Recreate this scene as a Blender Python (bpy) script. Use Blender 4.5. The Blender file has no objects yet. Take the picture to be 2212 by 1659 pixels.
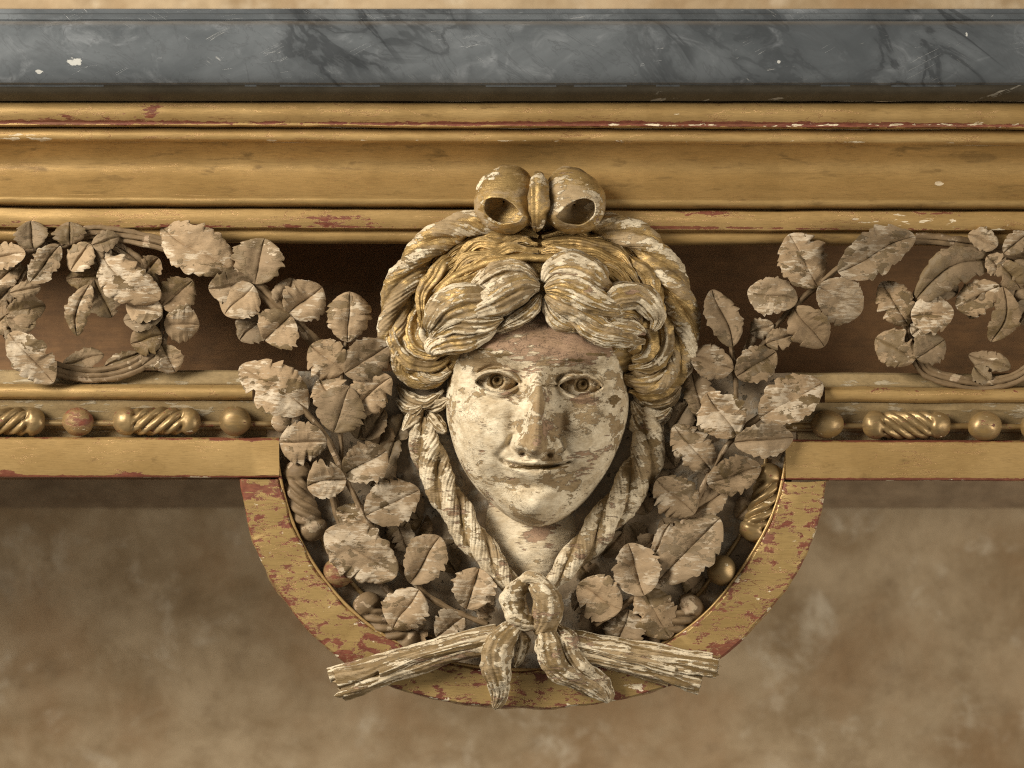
import bpy, math, random
import numpy as np
rnd = random.Random(7)
S = 0.0004            # metres per working unit (1/2212 of the picture width at the fascia plane)
DIST = 2.0            # camera to fascia plane
H0 = 0.80             # height of the picture centre above the floor
sc = bpy.context.scene
COL = sc.collection

# ------------------------------------------------------------------ camera, world, lamps, exposure
cam = bpy.data.cameras.new("camera")
camo = bpy.data.objects.new("camera", cam); COL.objects.link(camo)
camo.location = (0, -DIST, H0); camo.rotation_euler = (math.radians(90), 0, 0)
cam.sensor_width = 36; cam.lens = 36 * DIST / (2212 * S)
cam.clip_end = 50
cam.dof.use_dof = True; cam.dof.focus_distance = DIST - 0.03; cam.dof.aperture_fstop = 4.8
sc.camera = camo
w = bpy.data.worlds.new("World"); sc.world = w; w.use_nodes = True
bg = w.node_tree.nodes["Background"]; bg.inputs[0].default_value = (1.0, 0.93, 0.82, 1); bg.inputs[1].default_value = 0.21
def area(name, loc, target, sx, sy, power, col):
    l = bpy.data.lights.new(name, 'AREA'); l.shape = 'RECTANGLE'; l.size = sx; l.size_y = sy; l.energy = power; l.color = col
    o = bpy.data.objects.new(name, l); COL.objects.link(o); o.location = loc
    from mathutils import Vector
    o.rotation_euler = (Vector(target) - Vector(loc)).to_track_quat('-Z', 'Y').to_euler()
area("window_light", (-1.95, -1.5, H0 + 0.95), (0, 0, H0 - 0.03), 0.9, 1.2, 132, (1.0, 0.945, 0.845))
area("fill_light", (2.3, -1.1, H0 - .35), (0, .3, H0 - .2), 1.2, 1.2, 40, (1.0, 0.93, 0.81))  # added low fill from the right, lights the wall under the table
sc.view_settings.view_transform = 'Standard'; sc.view_settings.look = 'None'
sc.view_settings.exposure = 0.0; sc.view_settings.gamma = 1.0
sc.render.engine = 'CYCLES'
sc.cycles.use_denoising = False
try: sc.cycles.denoiser = 'OPENIMAGEDENOISE'
except Exception: pass
sc.cycles.max_bounces = 6
sc.cycles.pixel_filter_type = 'BLACKMAN_HARRIS'; sc.cycles.filter_width = 1.15

# ------------------------------------------------------------------ mesh helpers
def P(a):
    a = np.asarray(a, float)
    x, y, d = a[..., 0], a[..., 1], a[..., 2]
    k = S * (DIST - d * S) / DIST
    return np.stack([(x - 1106) * k, -d * S, H0 + (829.5 - y) * k], -1)
def link(name, me, parent):
    o = bpy.data.objects.new(name, me); COL.objects.link(o)
    if parent is not None: o.parent = parent
    return o
def mesh_np(name, V, F, mat, parent, sharp=None, smooth=True):
    me = bpy.data.meshes.new(name)
    V = np.asarray(V, np.float32)
    me.vertices.add(len(V)); me.vertices.foreach_set("co", V.ravel())
    if isinstance(F, np.ndarray):
        n = F.shape[1]; flat = F.ravel(); starts = np.arange(0, len(flat), n); tot = np.full(len(F), n)
    else:
        tot = np.array([len(f) for f in F]); flat = np.concatenate([np.asarray(f) for f in F]); starts = np.concatenate([[0], np.cumsum(tot)[:-1]])
    me.loops.add(len(flat)); me.loops.foreach_set("vertex_index", flat.astype(np.int32))
    me.polygons.add(len(tot)); me.polygons.foreach_set("loop_start", starts.astype(np.int32)); 
    me.update(calc_edges=True); me.validate()
    me.polygons.foreach_set("use_smooth", np.full(len(me.polygons), smooth))
    me.materials.append(mat)
    if sharp: me.set_sharp_from_angle(angle=math.radians(sharp))
    return link(name, me, parent)
def relief(o, vals):
    at = o.data.attributes.new("relief", 'FLOAT', 'POINT'); v = np.zeros(len(o.data.vertices), np.float32); v[:len(vals)] = vals; at.data.foreach_set("value", v); return o
def quads(n, m, wu=False, wv=False, off=0):
    i = np.arange(n if wu else n - 1); j = np.arange(m if wv else m - 1)
    I, J = np.meshgrid(i, j, indexing='ij'); I2, J2 = (I + 1) % n, (J + 1) % m
    return (np.stack([I * m + J, I * m + J2, I2 * m + J2, I2 * m + J], -1).reshape(-1, 4) + off)
def spline(pts, n):
    p = np.asarray(pts, float)
    if len(p) == 2:
        t = np.linspace(0, 1, n)[:, None]; return p[0] * (1 - t) + p[1] * t
    seg = np.linalg.norm(np.diff(p[:, :3], axis=0), axis=1) ** 0.5 + 1e-6
    T = np.concatenate([[0], np.cumsum(seg)])
    m = np.zeros_like(p)
    m[1:-1] = ((p[1:-1] - p[:-2]) / seg[:-1, None] * seg[1:, None] + (p[2:] - p[1:-1]) / seg[1:, None] * seg[:-1, None]) / (seg[:-1] + seg[1:])[:, None]
    m[0] = (p[1] - p[0]) / seg[0] * 1.3 - m[1] * .3; m[-1] = (p[-1] - p[-2]) / seg[-1] * 1.3 - m[-2] * .3
    # dense then resample evenly by length
    tt = np.linspace(0, T[-1], n * 6); k = np.clip(np.searchsorted(T, tt, 'right') - 1, 0, len(seg) - 1)
    h = seg[k][:, None]; u = ((tt - T[k]) / seg[k])[:, None]
    q = (2*u**3 - 3*u**2 + 1) * p[k] + (u**3 - 2*u**2 + u) * h * m[k] + (-2*u**3 + 3*u**2) * p[k+1] + (u**3 - u**2) * h * m[k+1]
    L = np.concatenate([[0], np.cumsum(np.linalg.norm(np.diff(q[:, :3], axis=0), axis=1))])
    e = np.linspace(0, L[-1], n)
    return np.stack([np.interp(e, L, q[:, c]) for c in range(q.shape[1])], -1)
_K = np.random.RandomState(3).normal(size=(40, 3)); _K /= np.linalg.norm(_K, axis=1)[:, None]; _K *= np.random.RandomState(5).uniform(.45, 2.6, (40, 1)); _PH = np.random.RandomState(4).uniform(0, 6.28, 40)
_W = 1 / np.linalg.norm(_K, axis=1) ** .8
def wob(p, scale):
    """smooth pseudo noise about -1..1; features about `scale` units"""
    q = np.asarray(p) / scale * 2.6
    out = 0
    for k in range(40): out = out + _W[k] * np.sin(q @ _K[k] + _PH[k])
    return out / 4.6
def ridge(x, p=0.7): return np.abs(np.cos(x)) ** p
def sweep(name, pts, mat, parent, n=120, m=48, lobes=0, la=.3, twist=0., grooves=0, ga=.06, gtw=0., noise=1.5, nscale=26, caps=True, lobe_win=None, flute=None):
    """pts: rows (x, y, d, rx, ry): a carved strand; lobes twist like a rope, grooves run like hair"""
    q = spline(pts, n); c = q[:, :3]
    T = np.gradient(c, axis=0); T /= np.linalg.norm(T, axis=1)[:, None] + 1e-9
    Fw = np.tile([0, 0, 1.], (n, 1)); N = Fw - (Fw * T).sum(1)[:, None] * T
    nl = np.linalg.norm(N, axis=1)[:, None]; N = np.where(nl > .15, N / np.maximum(nl, 1e-6), np.array([[0, -1., 0]])); B = np.cross(T, N)
    Ls = np.concatenate([[0], np.cumsum(np.linalg.norm(np.diff(c, axis=0), axis=1))])[:, None]
    ph = np.linspace(0, 2 * np.pi, m, endpoint=False)[None]
    R = np.ones((n, m))
    if lobes:
        f = (1 - la) + la * ridge((lobes * ph + twist * lobes * Ls) / 2, .75)
        if lobe_win is not None:
            wv = lobe_win(np.linspace(0, 1, n))[:, None]; f = f * wv + (1 - wv) * 1.0
        R = R * f
    if grooves:
        gx = grooves * ph + gtw * Ls + 1.0 * np.sin(Ls / 60. + ph * 2)
        R = R * (1 - ga + ga * ridge(gx / 2, .8) * (1 + .0 * ph))
        R = R * (1 - ga * .5 * np.cos(gx * 2.37 + 1.3))
    if flute is not None: R = R * flute(ph, np.linspace(0, 1, n)[:, None])
    V = c[:, None] + B[:, None] * (q[:, 3, None] * R * np.cos(ph))[..., None] + N[:, None] * (q[:, 4, None] * R * np.sin(ph))[..., None]
    if noise:
        nn = V - c[:, None]; nn /= np.linalg.norm(nn, axis=2, keepdims=True) + 1e-6
        V = V + nn * (wob(V, nscale) * noise + wob(V, nscale * .35) * noise * .35)[..., None] * np.clip(q[:, 3, None, None] / 8, 0, 1)
    V = P(V).reshape(-1, 3); F = quads(n, m, False, True)
    if caps:
        V = np.concatenate([V, P(c[0])[None], P(c[-1])[None]]); a = n * m
        j = np.arange(m); j2 = (j + 1) % m
        c0 = np.stack([np.full(m, a), j2, j], -1); c1 = np.stack([np.full(m, a + 1), (n-1)*m + j, (n-1)*m + j2], -1)
        F = list(map(list, F)) + list(map(list, c0)) + list(map(list, c1))
    lo_, hi_ = np.percentile(R, 4), np.percentile(R, 96)
    return relief(mesh_np(name, V, F, mat, parent), np.clip((R - lo_) / max(hi_ - lo_, 1e-4), 0, 1).ravel())
def merge(objs, name):
    """join several freshly built meshes into one object"""
    V, F, off = [], [], 0
    for o in objs:
        me = o.data; v = np.empty(len(me.vertices) * 3, np.float32); me.vertices.foreach_get("co", v); V.append(v.reshape(-1, 3))
        F += [[i + off for i in p.vertices] for p in me.polygons]; off += len(me.vertices)
    mat, par = objs[0].data.materials[0], objs[0].parent
    for o in objs:
        me = o.data; bpy.data.objects.remove(o); bpy.data.meshes.remove(me)
    return mesh_np(name, np.concatenate(V), F, mat, par)

# ------------------------------------------------------------------ material helper
class NT:
    def __init__(s, name):
        s.m = bpy.data.materials.new(name); s.m.use_nodes = True; s.t = s.m.node_tree; s.n = s.t.nodes; s.l = s.t.links
        s.b = s.n["Principled BSDF"]; g = s.n.new("ShaderNodeNewGeometry"); oi = s.n.new("ShaderNodeObjectInfo")
        s.pos = g.outputs["Position"]; s.rand = oi.outputs["Random"]
    def mth(s, op, a, b=None, c=None, clamp=False):
        k = s.n.new("ShaderNodeMath"); k.operation = op; k.use_clamp = clamp
        for i, v in enumerate((a, b, c)):
            if v is None: continue
            if isinstance(v, (int, float)): k.inputs[i].default_value = v
            else: s.l.new(v, k.inputs[i])
        return k.outputs[0]
    def vec(s, op, a, b):
        k = s.n.new("ShaderNodeVectorMath"); k.operation = op
        for i, v in enumerate((a, b)):
            if isinstance(v, (tuple, list)): k.inputs[i].default_value = v
            else: s.l.new(v, k.inputs[i])
        return k.outputs["Value"] if op in ('DISTANCE', 'LENGTH', 'DOT_PRODUCT') else k.outputs[0]
    def co(s, stretch, seed, per_obj=0.0, rot=0.0):
        v = s.pos
        if rot:
            k = s.n.new("ShaderNodeVectorRotate"); k.rotation_type = 'Y_AXIS'; k.inputs["Angle"].default_value = rot; s.l.new(v, k.inputs["Vector"]); v = k.outputs[0]
        v = s.vec('MULTIPLY', v, stretch); v = s.vec('ADD', v, (seed * 3.17, seed * 1.71, seed * 2.3))
        if per_obj:
            cx = s.n.new("ShaderNodeCombineXYZ"); r = s.mth('MULTIPLY', s.rand, per_obj)
            for i in range(3): s.l.new(r, cx.inputs[i])
            v = s.vec('ADD', v, cx.outputs[0])
        return v
    def noise(s, scale, stretch=(1, 1, 1), seed=0, detail=8, rough=.6, dist=0., per_obj=0., rot=0.):
        k = s.n.new("ShaderNodeTexNoise"); k.inputs["Scale"].default_value = scale; k.inputs["Detail"].default_value = detail
        k.inputs["Roughness"].default_value = rough; k.inputs["Distortion"].default_value = dist
        s.l.new(s.co(stretch, seed, per_obj, rot), k.inputs["Vector"]); return k.outputs["Fac"]
    def step(s, f, lo, hi):
        k = s.n.new("ShaderNodeMapRange"); k.interpolation_type = 'SMOOTHSTEP'; s.l.new(f, k.inputs[0]); k.inputs[1].default_value = lo; k.inputs[2].default_value = hi
        return k.outputs[0]
    def mix(s, f, a, b):
        k = s.n.new("ShaderNodeMix"); k.data_type = 'RGBA'
        for sock, v in ((k.inputs[0], f), (k.inputs[6], a), (k.inputs[7], b)):
            if isinstance(v, tuple): sock.default_value = v if len(v) == 4 else v + (1,)
            elif isinstance(v, (int, float)): sock.default_value = v
            else: s.l.new(v, sock)
        return k.outputs[2]
    def lerp(s, f, a, b):
        return s.mth('ADD', s.mth('MULTIPLY', f, s.mth('SUBTRACT', b, a)), a)
    def spot(s, x, y, rx, ry):
        """1 at a place on the piece (a worn or damaged spot), falling off around it"""
        c = P((x, y, 0)); v = s.vec('SUBTRACT', s.pos, tuple(map(float, c))); v = s.vec('MULTIPLY', v, (1 / (rx * S), 0, 1 / (ry * S)))
        return s.mth('SUBTRACT', 1.0, s.vec('LENGTH', v, (0, 0, 0)), clamp=True)
    def bump(s, h, strength, dist, prev=None):
        k = s.n.new("ShaderNodeBump"); k.inputs["Strength"].default_value = strength; k.inputs["Distance"].default_value = dist
        s.l.new(h, k.inputs["Height"])
        if prev is not None: s.l.new(prev, k.inputs["Normal"])
        return k.outputs[0]

def layered(name, base, base2, layers, bscale=40, grain=(1, 1, 3), grain_scale=300, grain_h=.25, brough=.7, bmetal=0., per_obj=7., bump_s=.55, bump_d=.0012, crack=0., dirt=.5, dirt_c=(.055, .036, .016), dirt_st=(1, 1, 1.5), vary=0., laps=0., hair=0., hair_st=(.5, 1, 3)):
    """an old painted or gilt surface: base coat and chipped coats over it, each with an edge of its own"""
    t = NT(name)
    n0 = t.noise(bscale, (1, 1, 1.6), 1, 6, .65, per_obj=per_obj)
    c = t.mix(t.step(n0, .3, .7), base, base2)
    R, M = brough, bmetal; h = None
    for i, L in enumerate(layers):
        if L.get('crk'): i -= 1
        st = L.get('st', (1, 1, 1))
        f = t.noise(L['sc'], st, 5 + i * 3 + L.get('seed', 0), L.get('det', 9), L.get('rg', .60), L.get('dist', .3), per_obj, L.get('rot', 0.))
        if 'sc2' in L:
            f2 = t.noise(L['sc2'], L.get('st2', (1, 1, 2.6)), 25 + i * 3, 7, .62, .2, per_obj, L.get('rot', 0.))
            f = t.mth('ADD', t.mth('MULTIPLY', f, .62), t.mth('MULTIPLY', f2, .38))
        if L.get('relief'):
            ra = t.n.new('ShaderNodeAttribute'); ra.attribute_name = 'relief'
            f = t.mth('ADD', f, t.mth('MULTIPLY', t.mth('SUBTRACT', ra.outputs['Fac'], .5), L['relief']))
        for (x, y, rx, ry, wt) in L.get('spots', ()):
            f = t.mth('ADD', f, t.mth('MULTIPLY', t.spot(x, y, rx, ry), wt))
        msk = t.step(f, L['th'], L['th'] + L.get('soft', .03))
        cn = t.noise(L['sc'] * 2.3, st, 40 + i, 6, .65, per_obj=per_obj)
        lc = t.mix(t.step(cn, .35, .68), L['c'], L.get('c2', L['c']))
        if crack and L.get('crk'):
            k = t.n.new("ShaderNodeTexVoronoi"); k.feature = 'DISTANCE_TO_EDGE'; k.inputs["Scale"].default_value = 270
            dv = t.n.new("ShaderNodeTexNoise"); dv.inputs["Scale"].default_value = 90; t.l.new(t.co((1, 1, 1), 3, per_obj), dv.inputs["Vector"])
            t.l.new(t.vec('ADD', t.co((1, 1, 1.3), 3, per_obj), t.vec('MULTIPLY', dv.outputs["Color"], (.012, .012, .012))), k.inputs["Vector"])
            cr = t.mth('MULTIPLY', t.mth('SUBTRACT', 1.0, t.step(k.outputs["Distance"], .0, .045)), t.step(t.noise(45, (1, 1, 1), 77, 4, per_obj=per_obj), .48, .60))
            cr = t.mth('MULTIPLY', cr, crack); lc = t.mix(cr, lc, (.075, .05, .025))
            h2 = t.mth('MULTIPLY', t.mth('MULTIPLY', cr, msk), -.8); h = h2 if h is None else t.mth('ADD', h, h2)
        c = t.mix(msk, c, lc)
        R = t.lerp(msk, R, L.get('rough', .75)) if not isinstance(R, (int, float)) or R != L.get('rough', .75) else R
        M = t.lerp(msk, M, L.get('metal', 0.)) if not isinstance(M, (int, float)) or M != L.get('metal', 0.) else M
        hh = t.mth('MULTIPLY', msk, L.get('h', 1.)); h = hh if h is None else t.mth('ADD', h, hh)
    g = t.noise(grain_scale, grain, 60, 6, .72, per_obj=per_obj)
    c = t.mix(t.mth('MULTIPLY', t.step(g, .42, .72), .42), c, t.mix(.6, c, (0.02, .014, .008)))
    if dirt:
        d1 = t.step(t.noise(22, dirt_st, 81, 7, .68, .4, per_obj), .44, .80); d2 = t.step(t.noise(120, dirt_st, 83, 6, .7, .2, per_obj), .50, .74)
        dm = t.mth('MULTIPLY', t.mth('ADD', t.mth('MULTIPLY', d1, .8), t.mth('MULTIPLY', d2, .55), clamp=True), dirt)
        c = t.mix(dm, c, dirt_c); 
        if not isinstance(M, (int, float)) or M > 0: M = t.mth('MULTIPLY', t.mth('SUBTRACT', 1.0, dm), M)
    if vary:
        c = t.mix(t.mth('MULTIPLY', t.mth('FRACT', t.mth('MULTIPLY', t.rand, 7.31)), vary), c, t.mix(.65, c, (.05, .034, .016)))
        c = t.mix(t.mth('MULTIPLY', t.mth('FRACT', t.mth('MULTIPLY', t.rand, 13.7)), vary * .3), c, (.44, .33, .21))
    if laps:      # squares of leaf laid edge to edge, no two quite alike
        sx = t.n.new("ShaderNodeSeparateXYZ"); t.l.new(t.pos, sx.inputs[0])
        wn = t.n.new("ShaderNodeTexWhiteNoise"); wn.noise_dimensions = '1D'
        t.l.new(t.mth('FLOOR', t.mth('ADD', t.mth('MULTIPLY', sx.outputs[0], 17.), t.mth('MULTIPLY', t.noise(40, (1, 1, 1), 91, 3), .12))), wn.inputs["W"])
        c = t.mix(t.mth('MULTIPLY', wn.outputs["Value"], laps), c, t.mix(.5, c, (.16, .09, .025)))
    if hair:
        hb = t.mth('ABSOLUTE', t.mth('SUBTRACT', t.noise(34, hair_st, 95, 7, .6, .6), .5))
        hl = t.mth('MULTIPLY', t.mth('SUBTRACT', 1.0, t.step(hb, .0, .011)), t.step(t.noise(16, (1, 1, 1), 97, 3), .42, .56))
        c = t.mix(t.mth('MULTIPLY', hl, hair), c, BOLE); h = t.mth('SUBTRACT', h, t.mth('MULTIPLY', hl, hair * .6))
    hg = t.mth('MULTIPLY', g, grain_h); h = hg if h is None else t.mth('ADD', h, hg)
    nb = t.bump(h, bump_s, bump_d)
    t.l.new(c, t.b.inputs["Base Color"]); t.l.new(nb, t.b.inputs["Normal"])
    for v, s_ in ((R, "Roughness"), (M, "Metallic")):
        if isinstance(v, (int, float)): t.b.inputs[s_].default_value = v
        else: t.l.new(v, t.b.inputs[s_])
    t.b.inputs["Specular IOR Level"].default_value = .35
    return t.m

def wearline(y, ry, wt, x0=-200, x1=2400):
    return [(x, y + (x - 1106) / 2212. * np.interp(y, [190, 290], [0, 8.]) + 4 * np.interp(y, [190, 290], [0, 1.]), 420, ry, wt) for x in range(x0, x1, 330)]
GOLD, GOLD2, DGOLD = (.50, .325, .130), (.385, .240, .088), (.20, .122, .042)
BOLE, BOLE2 = (.13, .030, .016), (.20, .062, .032)
CREAM, CREAM2 = (.74, .625, .44), (.49, .38, .235)
PINK, PINK2 = (.36, .23, .14), (.27, .165, .10)
OCHRE, OCHRE2 = (.125, .078, .026), (.19, .12, .045)
def gilt(name, worn, spots=(), cspots=(), cream=.73, dark=.62, st=(1, 1, 4), gold=(GOLD, GOLD2), rough=.40, metal=.42, dirt=.36, wsc=68, wst=None, hair=.5, hair_st=(.5, 1, 3), laps=.2, soft=.03, edge=0.):
    spots = tuple(spots); cspots = tuple(cspots)
    return layered(name, gold[0], gold[1], [
        dict(sc=30, st=st, th=dark, soft=.12, c=DGOLD, c2=(.26, .16, .055), rough=.55, metal=.25, h=-.15),
        dict(sc=wsc, st=wst or st, th=worn, soft=soft, rg=.72, relief=edge, c=BOLE, c2=BOLE2, rough=.6, h=-1., spots=spots, seed=2),
        dict(sc=60, st=st, th=cream, soft=.02, c=CREAM, c2=CREAM2, rough=.85, h=-.9, spots=cspots, seed=9, relief=edge * .8)],
        bscale=14, grain=(.25, 1, 3), grain_scale=420, grain_h=.22, brough=rough, bmetal=metal, per_obj=0, bump_s=.45, bump_d=.0008, dirt=dirt, dirt_c=(.115, .066, .020), dirt_st=(.3, 1, 5), hair=hair, hair_st=hair_st, laps=laps)
M_TOPM = gilt("aged gilding of the top moulding", .68, dirt=.5, spots=wearline(270, 7, .20) + wearline(218, 7, .14) + [(330, 262, 260, 26, .10), (150, 262, 230, 22, .12), (1400, 272, 700, 10, .22), (340, 240, 40, 24, .22), (1900, 278, 600, 9, .2)], cspots=wearline(303, 4, .12) + [(1500, 276, 560, 7, .22), (1990, 275, 500, 8, .2), (70, 300, 60, 14, .3)])
M_COVE = gilt("mellow gilding of the cove", .82, dirt=.75, dark=.555, hair=.2, cspots=[(2033, 396, 22, 14, .55), (1900, 308, 360, 6, .28)], cream=.80, gold=((.43, .275, .105), (.345, .215, .077)), rough=.42)
M_FASC = gilt("bright gilding with bole patches", .70, spots=wearline(489, 5, .16) + [(730, 478, 190, 22, .30), (1560, 462, 200, 14, .26), (2000, 462, 300, 12, .22), (1420, 492, 300, 5, .25), (60, 470, 120, 20, .14), (420, 487, 110, 12, .2)], cspots=[(1960, 480, 280, 22, .24), (2150, 500, 100, 12, .2)])
M_RAIL = gilt("bright gilding of the rail face", .715, spots=[(1900, 842, 200, 12, .16), (2150, 846, 160, 10, .18), (1350, 990, 300, 60, -.1), (1985, 995, 120, 24, .08)] + wearline(945, 6, .16) + wearline(1028, 7, .24) + [(520, 960, 120, 40, .12), (20, 1022, 60, 18, .3), (290, 1022, 60, 26, .3), (1000, 950, 900, 5, .2), (2100, 950, 500, 8, .25), (300, 1031, 700, 6, .3), (1990, 1035, 400, 6, .26)], cspots=[(380, 1031, 160, 4, .3), (1950, 1037, 300, 4, .25)], st=(1, 1, 2), metal=.42, rough=.40, dirt=.22)
M_RIM = gilt("crackled gilding with red bole", .54, wsc=70, wst=(1, 1, 2.2), dirt=.5, hair=.9, hair_st=(.45, 1, 2.2), soft=.04, edge=.14, st=(1, 1, 1.9), gold=((.44, .295, .115), (.345, .225, .082)), cream=.665, spots=[(556, 1056, 80, 34, .16), (790, 1410, 90, 40, .08), (1560, 1400, 90, 40, .08)])
M_BEAD = gilt("rubbed gilding of the beads", .60, st=(1, 1, 2), cream=.66, dark=.50, gold=((.34, .23, .105), (.23, .152, .066)), rough=.40, metal=.55, laps=0, hair=0)
M_REDB = gilt("red bole bead with worn gilding", .44, st=(1, 1, 2), cream=.66, dark=.5, rough=.42, soft=.16, dirt=.5, laps=0, hair=0, gold=((.34, .22, .10), (.26, .165, .07)))
M_LEDGE = layered("dusty ledge", (.30, .21, .098), (.22, .15, .066), [
    dict(sc=40, st=(1, 1, 4), th=.56, soft=.05, c=(.40, .33, .22), c2=(.32, .25, .15), h=.5),
    dict(sc=60, st=(1, 1, 4), th=.66, soft=.03, c=BOLE2, c2=BOLE, h=-.5)], per_obj=0)
def carved(name, cream, gold, pink=.62, rel=0., cspots=(), pspots=(), ospots=(), st=(1, 1, 1.7), dirt=.8, gspots=(), base=((.21, .135, .052), (.155, .098, .036))):
    return layered(name, base[0], base[1], [
        dict(sc=26, st=(1, 1, 1.5), th=gold, soft=.10, c=(.48, .32, .125), c2=(.33, .215, .08), rough=.42, metal=.6, h=.1, spots=gspots),
        dict(sc=24, sc2=105, st=st, st2=(.75, 1, 2.3), th=cream - .06, soft=.10, c=(.37, .265, .145), c2=(.29, .20, .10), rough=.78, h=.25, spots=cspots, seed=4, relief=rel),
        dict(sc=26, sc2=115, st=st, st2=(.85, 1, 2.0), th=cream - .004, soft=.022, c=CREAM, c2=CREAM2, rough=.8, h=1., spots=cspots, seed=4, crk=1, relief=rel),
        dict(sc=30, sc2=110, st=(1, 1, 2), st2=(.6, 1, 4), th=pink, soft=.035, c=PINK, c2=PINK2, rough=.8, h=-.9, spots=pspots, seed=6),
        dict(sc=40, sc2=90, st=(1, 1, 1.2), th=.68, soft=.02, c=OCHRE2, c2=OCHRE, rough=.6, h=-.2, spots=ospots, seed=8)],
        grain=(.6, 1, 3.0), grain_scale=260, grain_h=.7, brough=.62, per_obj=3., crack=.4, dirt=dirt, dirt_c=(.15, .092, .036), bump_s=.8)
M_HAIRG = carved("gilded carved hair", .62, .34, rel=0.14, pink=.74, dirt=.7)
M_HAIRW = carved("chipped cream carved hair", .515, .42, rel=0.16, pink=.60)
M_BRAID = carved("gilded braid with cream flakes", .565, .40, rel=0.16, pink=.66)
M_ROPE = carved("cream braid with brown undercoat", .495, .60, rel=0.15, pink=.57)
M_TWIG = carved("flaking cream twigs", .515, .74, rel=0.14, pink=.57, st=(.35, 1, 2.2))
M_KNOT = carved("flaking cream ribbon", .50, .62, rel=0.1, pink=.58)
M_BOW = carved("cream and gilt bow", .545, .40, pink=.62)
M_FACE = carved("chipped cream flesh paint", .458, .80, pink=.575, dirt=.8, base=((.30, .20, .10), (.22, .145, .068)),
    cspots=[(1050, 950, 100, 120, .09), (1150, 1085, 150, 50, .05), (1275, 960, 90, 90, .05), (1069, 795, 70, 42, -.07), (1253, 806, 70, 42, -.07), (1165, 930, 70, 110, -.09), (1125, 930, 34, 70, -.05), (1205, 935, 40, 70, -.05), (1160, 1100, 90, 50, -.03), (1050, 1085, 60, 40, -.06), (1250, 1075, 60, 40, -.05)],
    pspots=[(1190, 742, 210, 66, .24), (1250, 752, 110, 44, .05), (1170, 920, 34, 80, .14), (1125, 985, 60, 26, .05), (1260, 985, 90, 40, .05), (1100, 852, 40, 16, .16), (1262, 862, 50, 14, .18)],
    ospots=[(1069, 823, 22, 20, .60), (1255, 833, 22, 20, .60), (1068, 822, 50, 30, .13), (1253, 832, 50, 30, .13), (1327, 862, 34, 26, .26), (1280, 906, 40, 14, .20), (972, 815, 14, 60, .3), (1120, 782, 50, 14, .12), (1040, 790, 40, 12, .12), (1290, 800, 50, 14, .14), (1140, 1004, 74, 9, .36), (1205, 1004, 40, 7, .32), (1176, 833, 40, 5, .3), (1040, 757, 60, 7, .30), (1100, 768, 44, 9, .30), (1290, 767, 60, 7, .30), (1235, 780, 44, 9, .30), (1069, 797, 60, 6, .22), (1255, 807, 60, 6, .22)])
M_NECK = carved("cream neck paint", .38, .9, pink=.61, dirt=.5, pspots=[(1170, 1150, 70, 70, .17), (1070, 1090, 40, 30, .12)])
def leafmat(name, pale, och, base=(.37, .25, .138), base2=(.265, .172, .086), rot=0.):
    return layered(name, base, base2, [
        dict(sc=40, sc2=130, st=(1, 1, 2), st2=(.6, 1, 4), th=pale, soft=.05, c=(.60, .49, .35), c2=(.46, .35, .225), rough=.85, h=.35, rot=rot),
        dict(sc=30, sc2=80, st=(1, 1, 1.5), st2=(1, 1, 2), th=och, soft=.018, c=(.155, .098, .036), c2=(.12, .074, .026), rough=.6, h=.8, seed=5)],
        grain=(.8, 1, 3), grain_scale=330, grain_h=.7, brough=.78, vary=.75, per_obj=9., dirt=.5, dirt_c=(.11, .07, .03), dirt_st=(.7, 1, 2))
M_LEAF = leafmat("weathered pinkish wood leaf", .525, .535)
M_LEAFP = leafmat("pale chalky wood leaf", .485, .54)
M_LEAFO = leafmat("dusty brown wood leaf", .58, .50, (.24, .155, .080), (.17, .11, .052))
M_STEM = layered("brown carved stem", (.20, .13, .065), (.14, .088, .04), [
    dict(sc=60, st=(1, 1, 1), th=.56, soft=.03, c=(.38, .29, .18), c2=(.30, .20, .12), h=.8)], per_obj=5.)
M_GROUND = layered("greyish plaster ground", (.30, .22, .135), (.21, .15, .088), [
    dict(sc=60, th=.50, soft=.12, c=(.32, .275, .21), c2=(.25, .205, .145), h=.6),
    dict(sc=110, th=.63, soft=.03, c=(.07, .052, .03), c2=(.10, .075, .04), h=-.8)], grain=(1, 1, 1), per_obj=0, bump_s=.8)
M_BOARD = layered("dark brown carcase board", (.22, .112, .042), (.155, .078, .029), [
    dict(sc=8, st=(.3, 1, 3), th=.55, soft=.2, c=(.19, .09, .036), h=.2)], grain=(.1, 1, 2), per_obj=0)
M_SHADE = layered("dull brown shadow strip", (.34, .235, .135), (.25, .165, .09), [
    dict(sc=10, st=(.4, 1, 3), th=.52, soft=.2, c=(.24, .15, .075), h=.2)], grain=(.1, 1, 2), per_obj=0, dirt=.4)  # brown that carries the painted shade below the rails
def wall_mat():
    t = NT("stained bare plaster wall")
    a = t.noise(9, (1, 1, 1.1), 2, 10, .72, .3); b = t.noise(14, (1, 1, 1), 7, 10, .72, .3); c_ = t.noise(5, (1, 1, 1), 11, 8, .66); e = t.noise(17, (1, 1, 1.15), 23, 9, .7)
    c = t.mix(t.step(a, .32, .68), (.29, .195, .10), (.50, .375, .23))
    c = t.mix(t.mth('MULTIPLY', t.step(b, .52, .72), .85), c, (.64, .535, .385))
    c = t.mix(t.mth('MULTIPLY', t.step(c_, .46, .70), .6), c, (.33, .19, .085))
    c = t.mix(t.mth('MULTIPLY', t.step(e, .50, .78), .5), c, (.17, .105, .05))
    t.l.new(c, t.b.inputs["Base Color"]); t.b.inputs["Roughness"].default_value = .9
    t.l.new(t.bump(t.noise(30, (1, 1, 1), 3, 8), .5, .004), t.b.inputs["Normal"]); return t.m
M_WALL = wall_mat()
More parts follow.
